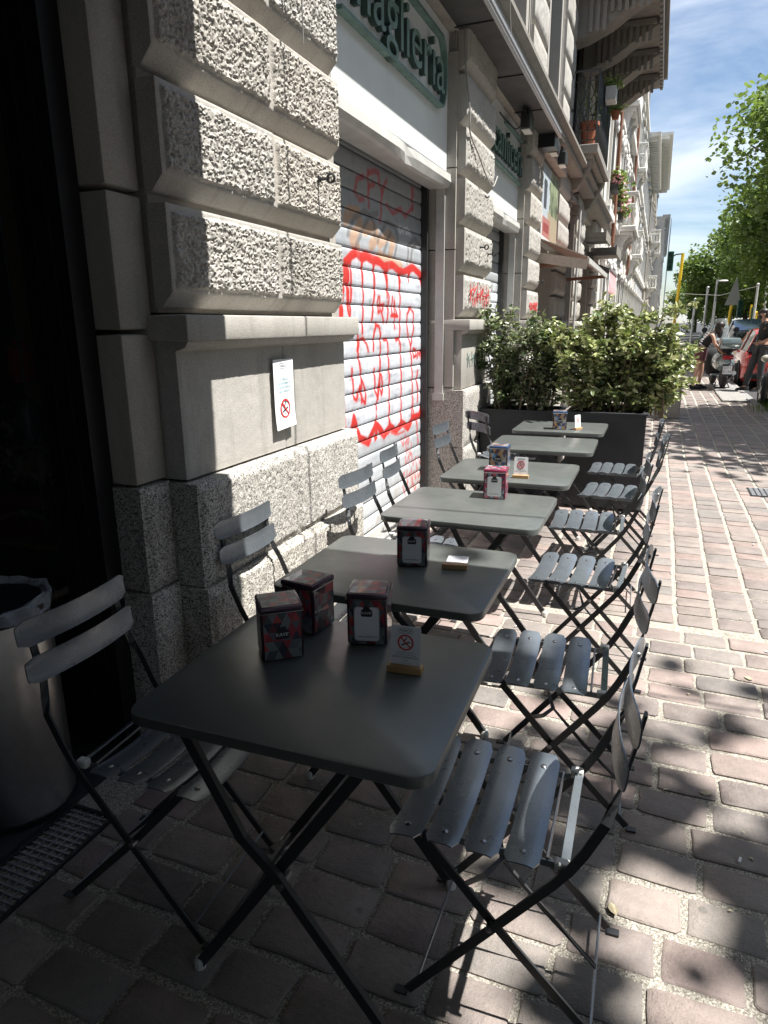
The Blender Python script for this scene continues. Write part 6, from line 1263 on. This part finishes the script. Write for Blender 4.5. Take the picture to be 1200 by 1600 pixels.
# ================================================================== TREES
def tree(label, x, y, zc, rx, ry, rz, nleaf, size, seed, mat='tree_leaf', clumps=70, trunk_r=.22, holes=()):
    rng = np.random.default_rng(seed); t = thing('plane_tree', label, 'tree', (x, y, -.13)); tr = MB()
    zb = zc - rz * .75
    tr.tube([(x, y, -.13), (x + .05, y + .03, zb * .5), (x - .03, y + .05, zb), (x + .02, y, zc + rz * .3)], [trunk_r * 1.25, trunk_r, trunk_r * .8, trunk_r * .3], 10)
    cl = []
    for k in range(clumps):
        v = rng.normal(size=3); v /= np.linalg.norm(v); r_ = rng.uniform(.35, 1.0) ** .6; lump = 1 + .22 * math.sin(v[0] * 3.1 + seed) * math.cos(v[1] * 2.7 + v[2] * 4)
        cl.append((x + v[0] * rx * r_ * lump, y + v[1] * ry * r_ * lump, zc + v[2] * rz * r_ * lump))
    cl = np.array(cl)
    for k in range(0, clumps, 3):
        c_ = cl[k]; st = Vector((x, y, zb * rng.uniform(.8, 1.1))); mid = Vector((x + (c_[0] - x) * .5, y + (c_[1] - y) * .5, zb + (c_[2] - zb) * .62)); tr.tube([st, mid, Vector(c_)], [trunk_r * .35, trunk_r * .16, .02], 5)
    tr.build('trunk', M['bark'], t, smooth=True)
    cs = rng.uniform(.55, 1.15, clumps)
    def samp(n):
        i = rng.integers(clumps, size=n); p = cl[i] + np.clip(rng.normal(size=(n, 3)), -1.5, 1.5) * (np.array([rx, ry, rz * .8]) * .15 * cs[i][:, None]); return p
    V, F = leaf_cloud(nleaf, samp, size, rng, .6, .85, .15)
    if holes:   # leaves cut away along the sun direction to light set paving spots
        C6 = V.reshape(-1, 6, 3).mean(1); keep = np.ones(len(C6), bool); sd_ = np.array(SUN_DIR)
        for (hx, hy, hr) in holes:
            d = C6 - np.array([hx, hy, 0]); perp = d - (d @ sd_)[:, None] * sd_; keep &= np.linalg.norm(perp, axis=1) > hr
        ids = np.nonzero(keep)[0]; b = ids[:, None] * 6; V = V; F = np.concatenate([b + np.array([[0, 1, 2, 3]]), b + np.array([[0, 3, 4, 5]])], 0)
    o = link('crown', np_mesh('crown', V - np.array(wloc(t)), F, M[mat]), t); o['kind'] = 'stuff'; return t
tree('street tree whose crown dapples the paving nearest the camera', 5.0, .4, 7.6, 2.9, 3.0, 2.2, 6200, .18, 21, clumps=80, holes=((-.30, 1.40, .20), (-.25, 1.2, .13), (.12, 1.62, .16), (.25, 1.35, .1), (.45, 2.3, .2)))
tree('unseen street tree added behind the camera position, shading the cafe side', 5.2, -6.0, 7.4, 3.6, 3.8, 2.4, 16000, .22, 31, clumps=90)  # this unseen tree and the next are added to darken the cafe side
tree('second unseen street tree added behind the camera position, farther back along the kerb', 5.2, -13.0, 7.6, 3.6, 3.8, 2.4, 14000, .24, 32, clumps=80)
tree('plane tree shading the pavement just beyond the planters', 6.5, 11.6, 6.9, 3.4, 3.6, 2.5, 30000, .165, 22, clumps=120)
tree('tall plane tree leaning into view at the right edge over the parked cars', 6.7, 26.5, 6.2, 4.3, 4.6, 3.5, 60000, .16, 23, clumps=200)
tree('plane tree farther down the kerb, joining the big crown at the right edge', 7.2, 38, 6.0, 4.2, 5, 3.6, 30000, .20, 24, clumps=120)
rt = random.Random(8)
far = [(7.6, 52), (9.5, 60), (6.8, 68), (12.5, 66), (9, 78), (15, 82), (7.6, 92), (12.5, 98), (19, 96), (8, 112), (5.5, 128), (14, 120)]
names_ = ['rounded', 'broad', 'tall', 'dense', 'ragged', 'leaning', 'bushy', 'narrow', 'low', 'dark', 'pale', 'shaggy']
for k, (x, y) in enumerate(far):
    rr = rt.uniform(3.8, 4.8); tree('%s plane tree in the far avenue, number %d from the near end' % (names_[k], k + 1), x, y, rt.uniform(5.4, 6.4), rr, rr, rt.uniform(3.8, 5.0), 14000, .27, 40 + k, 'tree_leaf_dark' if k % 3 == 2 else 'tree_leaf', clumps=60)
ord_ = ['nearest of the avenue row', 'second along the avenue, set back from the road', 'third along, close to the road', 'fourth, behind the grey poles', 'fifth along the avenue', 'sixth, far to the right', 'seventh, beyond the traffic lights', 'eighth, behind the yellow poles', 'ninth, at the far right', 'tenth, near the end of the avenue', 'last on the left of the avenue, by the scaffolding', 'farthest right at the end of the avenue']
k = 0
for o in [o for o in bpy.data.objects if o.name.startswith('plane_tree') and 'number' in o.get('label', '')]:
    i = int(o['label'].split('number ')[1].split()[0]) - 1; o['label'] = names_[i] + ' green plane tree, ' + ord_[i]

# ================================================================== POLES AND TRAFFIC LIGHTS
def signal_head(x, y, z, parent, s=1.0, face=-1):
    h = MB().cbox(x - .15 * s, y - .12 * s, z, x + .15 * s, y + .12 * s, z + .95 * s, .03).build('signal_head', M['green_light'], parent)
    for k in range(3):
        m = MB(); m.lathe([(.11 * s, y - .12 * s), (.12 * s, y - .30 * s), (.115 * s, y - .30 * s), (.105 * s, y - .13 * s)], (x, 0, z + (.17 + k * .3) * s), 12, 'y'); m.build('visor', M['green_light'], h); MB().lathe([(.001, y - .13 * s), (.1 * s, y - .125 * s)], (x, 0, z + (.17 + k * .3) * s), 12, 'y').build('lens', M['dark_glass'], h)
tl = thing('traffic_light', 'yellow pole with a dark traffic light on an arm beside the building row', 'traffic light', (.75, 38, -.1))
m = MB(); m.tube([(.62, 38, -.1), (.72, 38, 3.0), (.76, 38, 4.75)], .075, 10); m.build('pole', M['yellow'], tl)
MB().tube([(.76, 38, 4.72), (.45, 38, 4.70), (.30, 38, 4.6)], .035, 6).build('arm', M['dark_metal'], tl); signal_head(.22, 38, 3.95, tl, .95)
def lamp_post(label, x, y, h, lamp=True, mat='galv', r=.06):
    p = thing('lamp_post' if lamp else 'pole', label, 'street lamp' if lamp else 'pole', (x, y, -.1)); MB().tube([(x - .02 * h / 3, y, -.1), (x, y, h)], [r * 1.25, r], 8).build('shaft', M[mat], p)
    if lamp: MB().ellip((x + .32, y, h - .08), (.26, .12, .06), 10, 6).build('lamp_head', M['white_metal'], p, smooth=True); MB().tube([(x, y, h - .1), (x + .15, y, h - .05)], .03, 6).build('arm', M[mat], p)
    else: MB().ellip((x, y, h + .03), (r * 1.4, r * 1.4, .07), 8, 5).build('cap', M[mat], p, smooth=True)
    return p
lamp_post('short grey pole, leftmost of the distant poles before the trees', 1.95, 49, 2.9, False)
lamp_post('grey pole with a ball top before the avenue trees', 2.40, 45, 3.40, False)
lamp_post('grey street lamp with a white lamp head before the avenue trees', 2.85, 45, 3.85, True)
lamp_post('pale pole just right of the green traffic light', 5.05, 46, 3.55, False, 'white_metal')
lamp_post('pale pole, middle of three above the man', 5.4, 45, 3.70, False, 'white_metal')
lamp_post('tall pale pole, nearest to the man in black', 5.75, 43.5, 3.75, False, 'white_metal')
for (x, y, h, lb) in ((5.2, 46.6, 2.0, 'short yellow post left of the pair before the avenue trees'), (5.55, 46.5, 2.5, 'yellow post between two pale poles before the avenue trees'), (6.3, 46.2, 2.7, 'yellow post farthest right before the avenue trees')): lamp_post(lb, x, y, h, False, 'yellow', .07)
t2 = thing('traffic_light', 'yellow pole with a grey triangular sign and green traffic light, above the woman', 'traffic light', (3.35, 41, -.1))
MB().tube([(3.25, 41, -.1), (3.42, 41, 2.75)], .075, 8).build('pole', M['yellow'], t2); MB().prism([(3.05, 2.35), (3.80, 2.35), (3.50, 3.75)], 'y', 40.9, 40.93).build('sign_back', M['galv'], t2); MB().tube([(3.44, 41.05, 2.7), (3.5, 41.05, 3.7)], .03, 6).build('sign_post', M['galv'], t2); signal_head(3.80, 41, 1.75, t2, .9)
t3 = thing('traffic_light', 'dark traffic light on a thin post between the pale poles', 'traffic light', (4.98, 47.5, -.1)); MB().tube([(5.0, 47.5, -.1), (5.0, 47.5, 2.5)], .05, 8).build('pole', M['yellow'], t3); signal_head(5.15, 47.4, 1.6, t3, .8)
wr = MB().tube([(.7, 43.8, 3.1), (3.0, 43.9, 2.95), (4.9, 44, 3.4)], .012, 5).build('wire', M['cable']); tag(wr, 'thin tram wire strung between the distant poles', 'wire')

# ================================================================== VEHICLES
def car(label, paint_m, x0, y0, L_=4.1, W_=1.72, H_=1.48, rz=0.0, zg=-.13):
    """body runs +y (front far away): lofted sections; x0 = left flank, y0 = rear bumper"""
    c = thing('parked_car', label, 'car', (x0 + W_ / 2, y0 + L_ / 2, zg), 'cars parked along the kerb', rz)
    st = [  # t along length, low z, belt z, belt half width, low half width
        (0.0, .38, .62, .66, .62), (.02, .26, .80, .78, .76), (.06, .20, .92, .83, .83), (.18, .17, .95, .855, .86), (.35, .17, .94, .86, .86), (.55, .17, .92, .86, .86), (.70, .17, .90, .855, .86), (.78, .18, .86, .84, .85), (.90, .20, .76, .80, .82), (.97, .24, .64, .72, .74), (1.0, .34, .54, .58, .60)]
    vs = []; fs = []; sx = W_ / 1.72
    for (t, lo, be, bw, lw) in st:
        y = -L_ / 2 + L_ * t; mid = (lo + be) / 2
        for (w, z) in ((-lw * .9, lo), (-lw, lo + .08), (-lw * 1.0, mid), (-bw, be - .08), (-bw * .93, be), (-bw * .5, be + .03), (0, be + .035), (bw * .5, be + .03), (bw * .93, be), (bw, be - .08), (lw, mid), (lw, lo + .08), (lw * .9, lo)): vs.append((w * sx, y, z))
    n = 13
    for i in range(len(st) - 1):
        for k in range(n): k2 = (k + 1) % n; fs.append((i * n + k, i * n + k2, (i + 1) * n + k2, (i + 1) * n + k))
    fs.append(tuple(range(n))); fs.append(tuple((len(st) - 1) * n + k for k in range(n))); body = MB().add(vs, fs)
    body.build('body', M[paint_m], c, smooth=True, local=True)
    # greenhouse: glass shell with painted roof and pillars
    rs = [(.03, .93, .93, .60, .72), (.10, .93, 1.36, .57, .74), (.16, .94, 1.44, .57, .76), (.32, .94, H_, .58, .78), (.48, .93, H_ - .02, .58, .78), (.58, .92, H_ - .10, .56, .77), (.76, .88, .90, .62, .72)]
    gv = []; gf = []
    for (t, zb_, zt, hw_t, hw_b) in rs:
        y = -L_ / 2 + L_ * t
        for (w, z) in ((-hw_b, zb_), (-hw_t, zt - .03), (-hw_t * .8, zt), (0, zt + .015), (hw_t * .8, zt), (hw_t, zt - .03), (hw_b, zb_)): gv.append((w * sx, y, z))
    for i in range(len(rs) - 1):
        for k in range(6): gf.append((i * 7 + k, i * 7 + k + 1, i * 7 + 8 + k, i * 7 + 7 + k))
    MB().add(gv, gf).build('window_glass', M['dark_glass'], c, smooth=True, local=True)
    rf = MB(); rv_ = [];
    for i in (1, 2, 3, 4, 5):
        for k in range(1, 6): p = gv[i * 7 + k]; rv_.append((p[0] * 1.01, p[1], p[2] + .012))
    rfm = [(i * 5 + k, i * 5 + k + 1, i * 5 + 6 + k, i * 5 + 5 + k) for i in range(4) for k in range(4)]; rf.add(rv_, rfm)
    def pil(a, b, w=.07):
        rf.bar([Vector(a), Vector(b)], w, .02, (0, 1, 0))
    for s_ in (0, 6):
        kk = 1 if s_ == 0 else 5; sg = -1 if s_ == 0 else 1
        for (i, wd) in ((1, .14), (3, .06), (5, .05)):
            a = gv[i * 7 + kk]; bi = i if i != 5 else 6; bq = gv[bi * 7 + s_]; aa = (a[0] + sg * .012, a[1], a[2]); bb = (bq[0] + sg * .014, bq[1] - (.05 if i == 1 else 0), bq[2]); rf.bar([aa, bb], wd, .02, (0, 1, 0))
    rf.build('roof', M[paint_m], c, smooth=True, local=True)
    for s_ in (-1, 1):
        for t in (.19, .80):
            y = -L_ / 2 + L_ * t; x = s_ * .80 * sx
            MB().lathe([(.36, -.02), (.38, .0), (.36, .02)], (s_ * .868 * sx, y, .33), 22, 'x').build('wheel_arch', M['black'], c, local=True)
            w = MB().lathe([(.20, -.09), (.30, -.10), (.32, -.06), (.32, .06), (.30, .10), (.20, .09)], (x + s_ * .045, y, .32), 26, 'x').build('tyre', M['rubber'], c, smooth=True, local=True)
            rm = MB(); rm.lathe([(.001, s_ * .07), (.05, s_ * .08), (.06, s_ * .05), (.20, s_ * .06), (.205, s_ * .09)], (x + s_ * .045, y, .32), 22, 'x')
            for q in range(5): a = q * 2 * math.pi / 5; rm.bar([(x + s_ * .13, y, .32), (x + s_ * .13, y + .19 * math.cos(a), .32 + .19 * math.sin(a))], .05, .02, (0, -math.sin(a), math.cos(a)))
            rm.build('rim', M['steel'], w, local=True)
        MB().cbox(s_ * .60 * sx - .12, -L_ / 2 - .002, .66, s_ * .60 * sx + .12, -L_ / 2 + .10, .84, .02).build('tail_light', M['tail'], c, local=True); MB().ellip((s_ * .58 * sx, L_ / 2 - .08, .60), (.15, .08, .07), 12, 8).build('headlight', M['screen'], c, smooth=True, local=True)
        MB().ellip((s_ * .95 * sx, L_ * .19, .98), (.10, .06, .07), 10, 7).build('mirror', M[paint_m], c, smooth=True, local=True)
        MB().box(s_ * .868 * sx, -.25, .72, s_ * .885 * sx, -.07, .745).build('door_handle', M[paint_m], c, local=True); MB().box(s_ * .866 * sx, -.02, .25, s_ * .8675 * sx, -.012, .9).build('door_seam', M['black'], c, local=True)
    MB().box(-.26, -L_ / 2 - .022, .46, .26, -L_ / 2 + .02, .56).build('number_plate', M['paper'], c, local=True); MB().cbox(-.78 * sx, -L_ / 2 - .02, .28, .78 * sx, -L_ / 2 + .1, .42, .03).build('bumper', M['black'], c, local=True)
    return c
car('champagne beige parked car cut by the right edge, behind the man in black', 'car_cream', 2.02, 11.9, 4.2, 1.75, 1.52)
car('red parked car seen between the scooter and the man', 'car_red', 1.98, 19.3, 3.9, 1.68, 1.48)
car('blue parked car whose roof shows behind the red car', 'car_blue', 2.1, 26.0, 4.5, 1.80, 1.72)
car('teal parked car farther along the kerb, behind the woman', 'car_teal', 1.95, 33.0, 4.2, 1.75, 1.5)
car('silver parked car at the far end of the kerb row', 'car_grey', 2.2, 38.6, 4.2, 1.75, 1.5)
car('white parked car across the road in front of the poles', 'car_white', 5.2, 44, 4.2, 1.75, 1.5)

sc_ = thing('parked_scooter', 'pale grey scooter with a top case, seen from behind on the pavement edge', 'scooter', (1.47, 18.0, 0.035), None, R(6))
def S(name, mb, mat, sm=True): return mb.build(name, M[mat], sc_, smooth=sm, local=True)
m = MB(); m.ellip((0, .10, .60), (.24, .52, .22), 18, 12, .85); S('rear_body', m, 'scooter')
m = MB(); m.ellip((0, .05, .845), (.14, .42, .06), 14, 8, .8); S('seat', m, 'black_cloth')
m = MB(); m.cbox(-.21, -.58, .90, .21, -.20, 1.14, .05); S('top_case', m, 'scooter'); m = MB(); m.box(-.212, -.582, 1.00, .212, -.198, 1.008); S('case_seam', m, 'black', False)
m = MB(); m.tube([(-.16, -.15, .86), (-.17, -.45, .88), (.17, -.45, .88), (.16, -.15, .86)], .014, 6); S('luggage_rack', m, 'black')
m = MB(); m.cbox(-.115, -.44, .66, .115, -.39, .76, .02); S('tail_light', m, 'tail')
pl_ = MB().box(-.095, -.47, .34, .095, -.465, .52); plo = S('number_plate', pl_, 'paper', False)
for (t_, z) in (('DT1', .475), ('5134', .39)):
    me = text_mesh(t_, .085); n3 = len(me.vertices); co = np.empty(n3 * 3, np.float32); me.vertices.foreach_get('co', co); co = co.reshape(-1, 3); co = np.stack([co[:, 0], np.full(n3, -.472), co[:, 1] + z], 1); me.vertices.foreach_set('co', co.astype(np.float32).ravel()); me.materials.clear(); me.materials.append(M['ink']); link('lettering', me, plo)
m = MB(); m.bar([(0, -.30, .60), (0, -.44, .52), (0, -.47, .30)], .19, .01, (1, 0, 0)); S('mudguard', m, 'black', False)
for y in (-.12, 1.15):
    w = S('tyre', MB().lathe([(.14, -.05), (.20, -.06), (.245, -.035), (.25, 0), (.245, .035), (.20, .06), (.14, .05)], (0, y, .25), 26, 'x'), 'rubber'); MB().lathe([(.001, .03), (.05, .045), (.14, .03), (.145, -.03), (.05, -.045), (.001, -.03)], (0, y, .25), 18, 'x').build('rim', M['steel'], w, smooth=True, local=True)
m = MB(); m.ellip((.13, -.02, .30), (.09, .26, .11), 12, 8); S('engine', m, 'dark_metal'); m = MB(); m.tube([(.17, -.35, .36), (.18, .1, .28)], [.05, .045], 10); S('exhaust', m, 'galv')
m = MB(); m.cbox(-.17, .45, .24, .17, .95, .30, .02); S('footboard', m, 'scooter'); m = MB(); m.ellip((0, 1.0, .62), (.26, .07, .40), 16, 10, .8); S('leg_shield', m, 'scooter')
m = MB(); m.ellip((0, 1.2, .42), (.08, .28, .11), 12, 8); S('front_fender', m, 'scooter'); m = MB(); m.tube([(0, 1.15, .25), (0, 1.0, .60), (0, .92, 1.0)], .03, 8); S('steering_column', m, 'dark_metal')
m = MB(); m.tube([(-.34, .80, 1.06), (-.15, .90, 1.04), (.15, .90, 1.04), (.34, .80, 1.06)], .018, 8); S('handlebar', m, 'black'); m = MB(); m.ellip((0, .95, 1.02), (.13, .12, .09), 12, 8); S('headset', m, 'scooter')
for s_ in (-1, 1):
    m = MB(); m.tube([(s_ * .22, .88, 1.06), (s_ * .33, .86, 1.26)], .007, 6); m.lathe([(.001, .84), (.065, .845), (.065, .865), (.001, .87)], (s_ * .35, 0, 1.30), 14, 'y'); S('mirror', m, 'black')
vs = []; fs = []
for j in range(9):
    for i in range(9): u = (i - 4) / 4; v = j / 8; vs.append((u * (.27 - .08 * v * v), 1.02 + .10 * v + .10 * u * u - .0, 1.02 + .55 * v))
for j in range(8):
    for i in range(8): fs.append((j * 9 + i, j * 9 + i + 1, j * 9 + i + 10, j * 9 + i + 9))
m = MB().add(vs, fs); S('windscreen', m, 'screen')
m = MB(); m.bar([(-.12, .05, .12), (-.16, -.08, .01)], .02, .02, (0, 1, 0)); m.bar([(.12, .05, .12), (.16, -.08, .01)], .02, .02, (0, 1, 0)); m.bar([(-.16, -.08, .01), (.16, -.08, .01)], .02, .02, (0, 0, 1)); S('centre_stand', m, 'dark_metal', False)
m = MB(); m.ellip((-.06, .72, .56), (.27, .30, .34), 14, 10, .8); S('leg_cover', m, 'black_cloth')

# ================================================================== PEOPLE
def skin_obj(name, joints, edges, mat, parent, sub=2, root=0):
    me = bpy.data.meshes.new(name); names = list(joints); me.from_pydata([joints[n][0] for n in names], [(names.index(a), names.index(b)) for a, b in edges], []); o = bpy.data.objects.new(name, me); COL.objects.link(o)
    o.modifiers.new('s', 'SKIN'); sv = me.skin_vertices[0].data
    for i, n in enumerate(names): r_ = joints[n][1]; sv[i].radius = r_ if isinstance(r_, tuple) else (r_, r_); sv[i].use_root = (i == root)
    md = o.modifiers.new('u', 'SUBSURF'); md.levels = sub; md.render_levels = sub
    dg = bpy.context.evaluated_depsgraph_get(); dg.update(); m2 = bpy.data.meshes.new_from_object(o.evaluated_get(dg)); bpy.data.objects.remove(o); m2.materials.clear(); m2.materials.append(M[mat]); m2.polygons.foreach_set('use_smooth', [True] * len(m2.polygons)); m2.name = name
    return link(name, m2, parent)
def person(label, loc, J, clothes, hair, rz=0, skinmat='skin', shoe='black_cloth'):
    p = thing('person', label, 'person', loc, None, rz)
    E = [('pelvis', 'belly'), ('belly', 'chest'), ('chest', 'neck0'), ('neck0', 'neck'), ('neck', 'head'), ('head', 'crown')]
    for s in 'LR': E += [('chest', 'sh' + s), ('sh' + s, 'el' + s), ('el' + s, 'wr' + s), ('wr' + s, 'hd' + s), ('pelvis', 'hip' + s), ('hip' + s, 'kn' + s), ('kn' + s, 'an' + s), ('an' + s, 'to' + s)]
    skin_obj('body', J, E, skinmat, p)
    for (nm, keys, grow, mat) in clothes:
        js = {k: (J[k][0], (J[k][1] if not isinstance(J[k][1], tuple) else J[k][1][0]) + grow) for k in keys}
        for k, f in list(js.items()):
            if isinstance(J[k][1], tuple): js[k] = (J[k][0], (J[k][1][0] + grow, J[k][1][1] + grow))
        extra = {}
        es = [(a, b) for a, b in E if a in js and b in js]; skin_obj(nm, js, es, mat, p)
    hd = Vector(J['head'][0]); hd_ = MB()
    for (dx, dy, dz, rx, ry, rz_) in hair: hd_.ellip((hd.x + dx, hd.y + dy, hd.z + dz), (rx, ry, rz_), 14, 10)
    hd_.build('hair', M['hair'], p, smooth=True, local=True)
    for s in 'LR':
        # five separate fingers from each palm
        w = Vector(J['wr' + s][0]); h = Vector(J['hd' + s][0]); d = (h - w).normalized(); sd_ = d.cross(Vector((0, 1, 0)) if abs(d.y) < .9 else Vector((1, 0, 0))).normalized(); up_ = sd_.cross(d)
        fm = MB()
        for k, (ln, of) in enumerate(((.065, -.028), (.075, -.009), (.070, .010), (.055, .027))): b = h + sd_ * of; fm.tube([b - d * .02, b + d * ln * .5 - up_ * .006, b + d * ln - up_ * .022], [.0095, .0085, .006], 6)
        b = w + d * .03 + sd_ * -.03; fm.tube([b, b + d * .03 - sd_ * .022, b + d * .055 - sd_ * .026], [.011, .010, .007], 6); fm.build('fingers', M[skinmat], p, smooth=True, local=True)
        a = Vector(J['an' + s][0]); t = Vector(J['to' + s][0]); f = (t - a); f.z = 0; f.normalize(); n = Vector((-f.y, f.x, 0)); sh = MB()
        for (u, wd, hh) in ((-.07, .038, .10), (0, .042, .11), (.08, .048, .07), (.15, .045, .055), (.19, .025, .045)): pass
        vs = []; fs = []; sec = ((-.075, .030, .085), (-.05, .040, .105), (.03, .042, .10), (.10, .050, .065), (.16, .045, .05), (.195, .022, .035))
        for (u, wd, hh) in sec:
            for (q, zz_) in ((-1, 0), (-1, .45), (-.6, 1), (.6, 1), (1, .45), (1, 0)): c_ = Vector((a.x, a.y, 0)) + f * u + n * wd * q; vs.append((c_.x, c_.y, hh * zz_ + .002))
        for i in range(len(sec) - 1):
            for k in range(6): k2 = (k + 1) % 6; fs.append((i * 6 + k, i * 6 + k2, i * 6 + 6 + k2, i * 6 + 6 + k))
        fs += [(0, 1, 2, 3, 4, 5), tuple((len(sec) - 1) * 6 + k for k in range(6))]; sh.add(vs, fs).build('shoe', M[shoe], p, smooth=True, local=True)
    # face: nose, eyes, ears
    return p
# man in black, facing the scooter (towards -x), head bowed a little, hand at the waist
JM = {'pelvis': ((0.02, 0, .95), (.15, .12)), 'belly': ((.02, 0, 1.12), (.13, .105)), 'chest': ((.03, 0, 1.32), (.155, .115)), 'neck0': ((.01, 0, 1.48), .065), 'neck': ((-.02, 0, 1.54), .052), 'head': ((-.06, 0, 1.64), (.085, .075)), 'crown': ((-.055, 0, 1.715), (.075, .065)),
      'shL': ((.03, .19, 1.43), .062), 'elL': ((.10, .26, 1.16), .046), 'wrL': ((-.05, .20, 1.02), .030), 'hdL': ((-.12, .17, .98), (.036, .022)),
      'shR': ((.04, -.19, 1.43), .062), 'elR': ((.14, -.25, 1.17), .046), 'wrR': ((-.04, -.19, 1.06), .030), 'hdR': ((-.11, -.16, 1.03), (.036, .022)),
      'hipL': ((-.02, .10, .90), .095), 'knL': ((-.14, .12, .50), .062), 'anL': ((-.20, .12, .08), .042), 'toL': ((-.32, .13, .035), .03),
      'hipR': ((.03, -.10, .90), .095), 'knR': ((.0, -.13, .49), .062), 'anR': ((.02, -.14, .08), .042), 'toR': ((-.12, -.15, .035), .03)}
pm_ = person('man in black polo shirt and charcoal trousers by the cars, hand at his waist', (2.12, 17.25, .036), JM,
       [('shirt', ('pelvis', 'belly', 'chest', 'neck0', 'shL', 'shR'), .014, 'black_cloth'), ('trousers', ('pelvis', 'hipL', 'hipR', 'knL', 'knR', 'anL', 'anR'), .014, 'charcoal_cloth')],
       [(.02, 0, .05, .10, .088, .075), (.045, 0, .0, .075, .082, .09)], R(8))
for s in (-1, 1):
    y = s * .19; MB().tube([(.035, y * .9, 1.44), (.055, y * 1.1, 1.34), (.08, y * 1.2, 1.26)], [.078, .074, .070], 12).build('sleeve', M['black_cloth'], pm_, smooth=True, local=True)
f_ = MB(); f_.ellip((-.148, 0, 1.625), (.018, .012, .020), 8, 6); f_.build('nose', M['skin'], pm_, smooth=True, local=True); MB().ellip((-.105, 0, 1.578), (.040, .055, .045), 12, 8).build('beard', M['hair'], pm_, smooth=True, local=True)
for s in (-1, 1): MB().ellip((-.05, s * .082, 1.63), (.018, .008, .028), 8, 6).build('ear', M['skin'], pm_, smooth=True, local=True); MB().ellip((-.136, s * .032, 1.655), (.008, .012, .007), 8, 5).build('eye', M['ink'], pm_, smooth=True, local=True)
# woman bending over the scooter, in dark shorts
JW = {'pelvis': ((0, 0, .86), (.14, .13)), 'belly': ((.06, 0, 1.00), (.11, .10)), 'chest': ((.15, 0, 1.17), (.125, .105)), 'neck0': ((.24, 0, 1.29), .055), 'neck': ((.29, 0, 1.34), .044), 'head': ((.36, 0, 1.40), (.078, .070)), 'crown': ((.39, 0, 1.46), (.068, .06)),
      'shL': ((.20, .16, 1.24), .045), 'elL': ((.30, .19, 1.02), .036), 'wrL': ((.46, .15, .88), .024), 'hdL': ((.52, .13, .85), (.03, .018)),
      'shR': ((.20, -.16, 1.24), .045), 'elR': ((.28, -.20, 1.00), .036), 'wrR': ((.42, -.17, .86), .024), 'hdR': ((.48, -.15, .83), (.03, .018)),
      'hipL': ((0, .09, .82), .10), 'knL': ((.06, .10, .45), .055), 'anL': ((.03, .10, .08), .036), 'toL': ((.15, .11, .03), .026),
      'hipR': ((-.01, -.09, .82), .10), 'knR': ((-.04, -.10, .45), .055), 'anR': ((-.10, -.10, .08), .036), 'toR': ((.02, -.11, .03), .026)}
pw_ = person('woman with dark hair in a striped top and dark red shorts bending towards the scooter', (.95, 17.9, .002), JW,
       [('striped_top', ('pelvis', 'belly', 'chest', 'neck0', 'shL', 'shR'), .012, 'black_cloth')],
       [(-.01, 0, .05, .10, .09, .085), (-.05, 0, -.03, .08, .085, .12), (.0, -.02, -.12, .06, .05, .12)], 0)
sh_ = MB()
for s in (-1, 1): sh_.tube([(0, s * .075, .92), (.0, s * .085, .80), (.01 if s > 0 else -.01, s * .10, .66)], [.135, .135, .125], 14)
sh_.build('shorts', M['maroon_cloth'], pw_, smooth=True, local=True)
for k in range(6): t = k / 5; a = Vector((.05, 0, .98)).lerp(Vector((.19, 0, 1.22)), t); MB().tube([a, a + Vector((.012, 0, .02))], [.128 + .012 * t] * 2, 18, False).build('stripe', M['paper'], pw_, smooth=True, local=True)
MB().ellip((.435, 0, 1.385), (.018, .012, .018), 8, 6).build('nose', M['skin'], pw_, smooth=True, local=True)
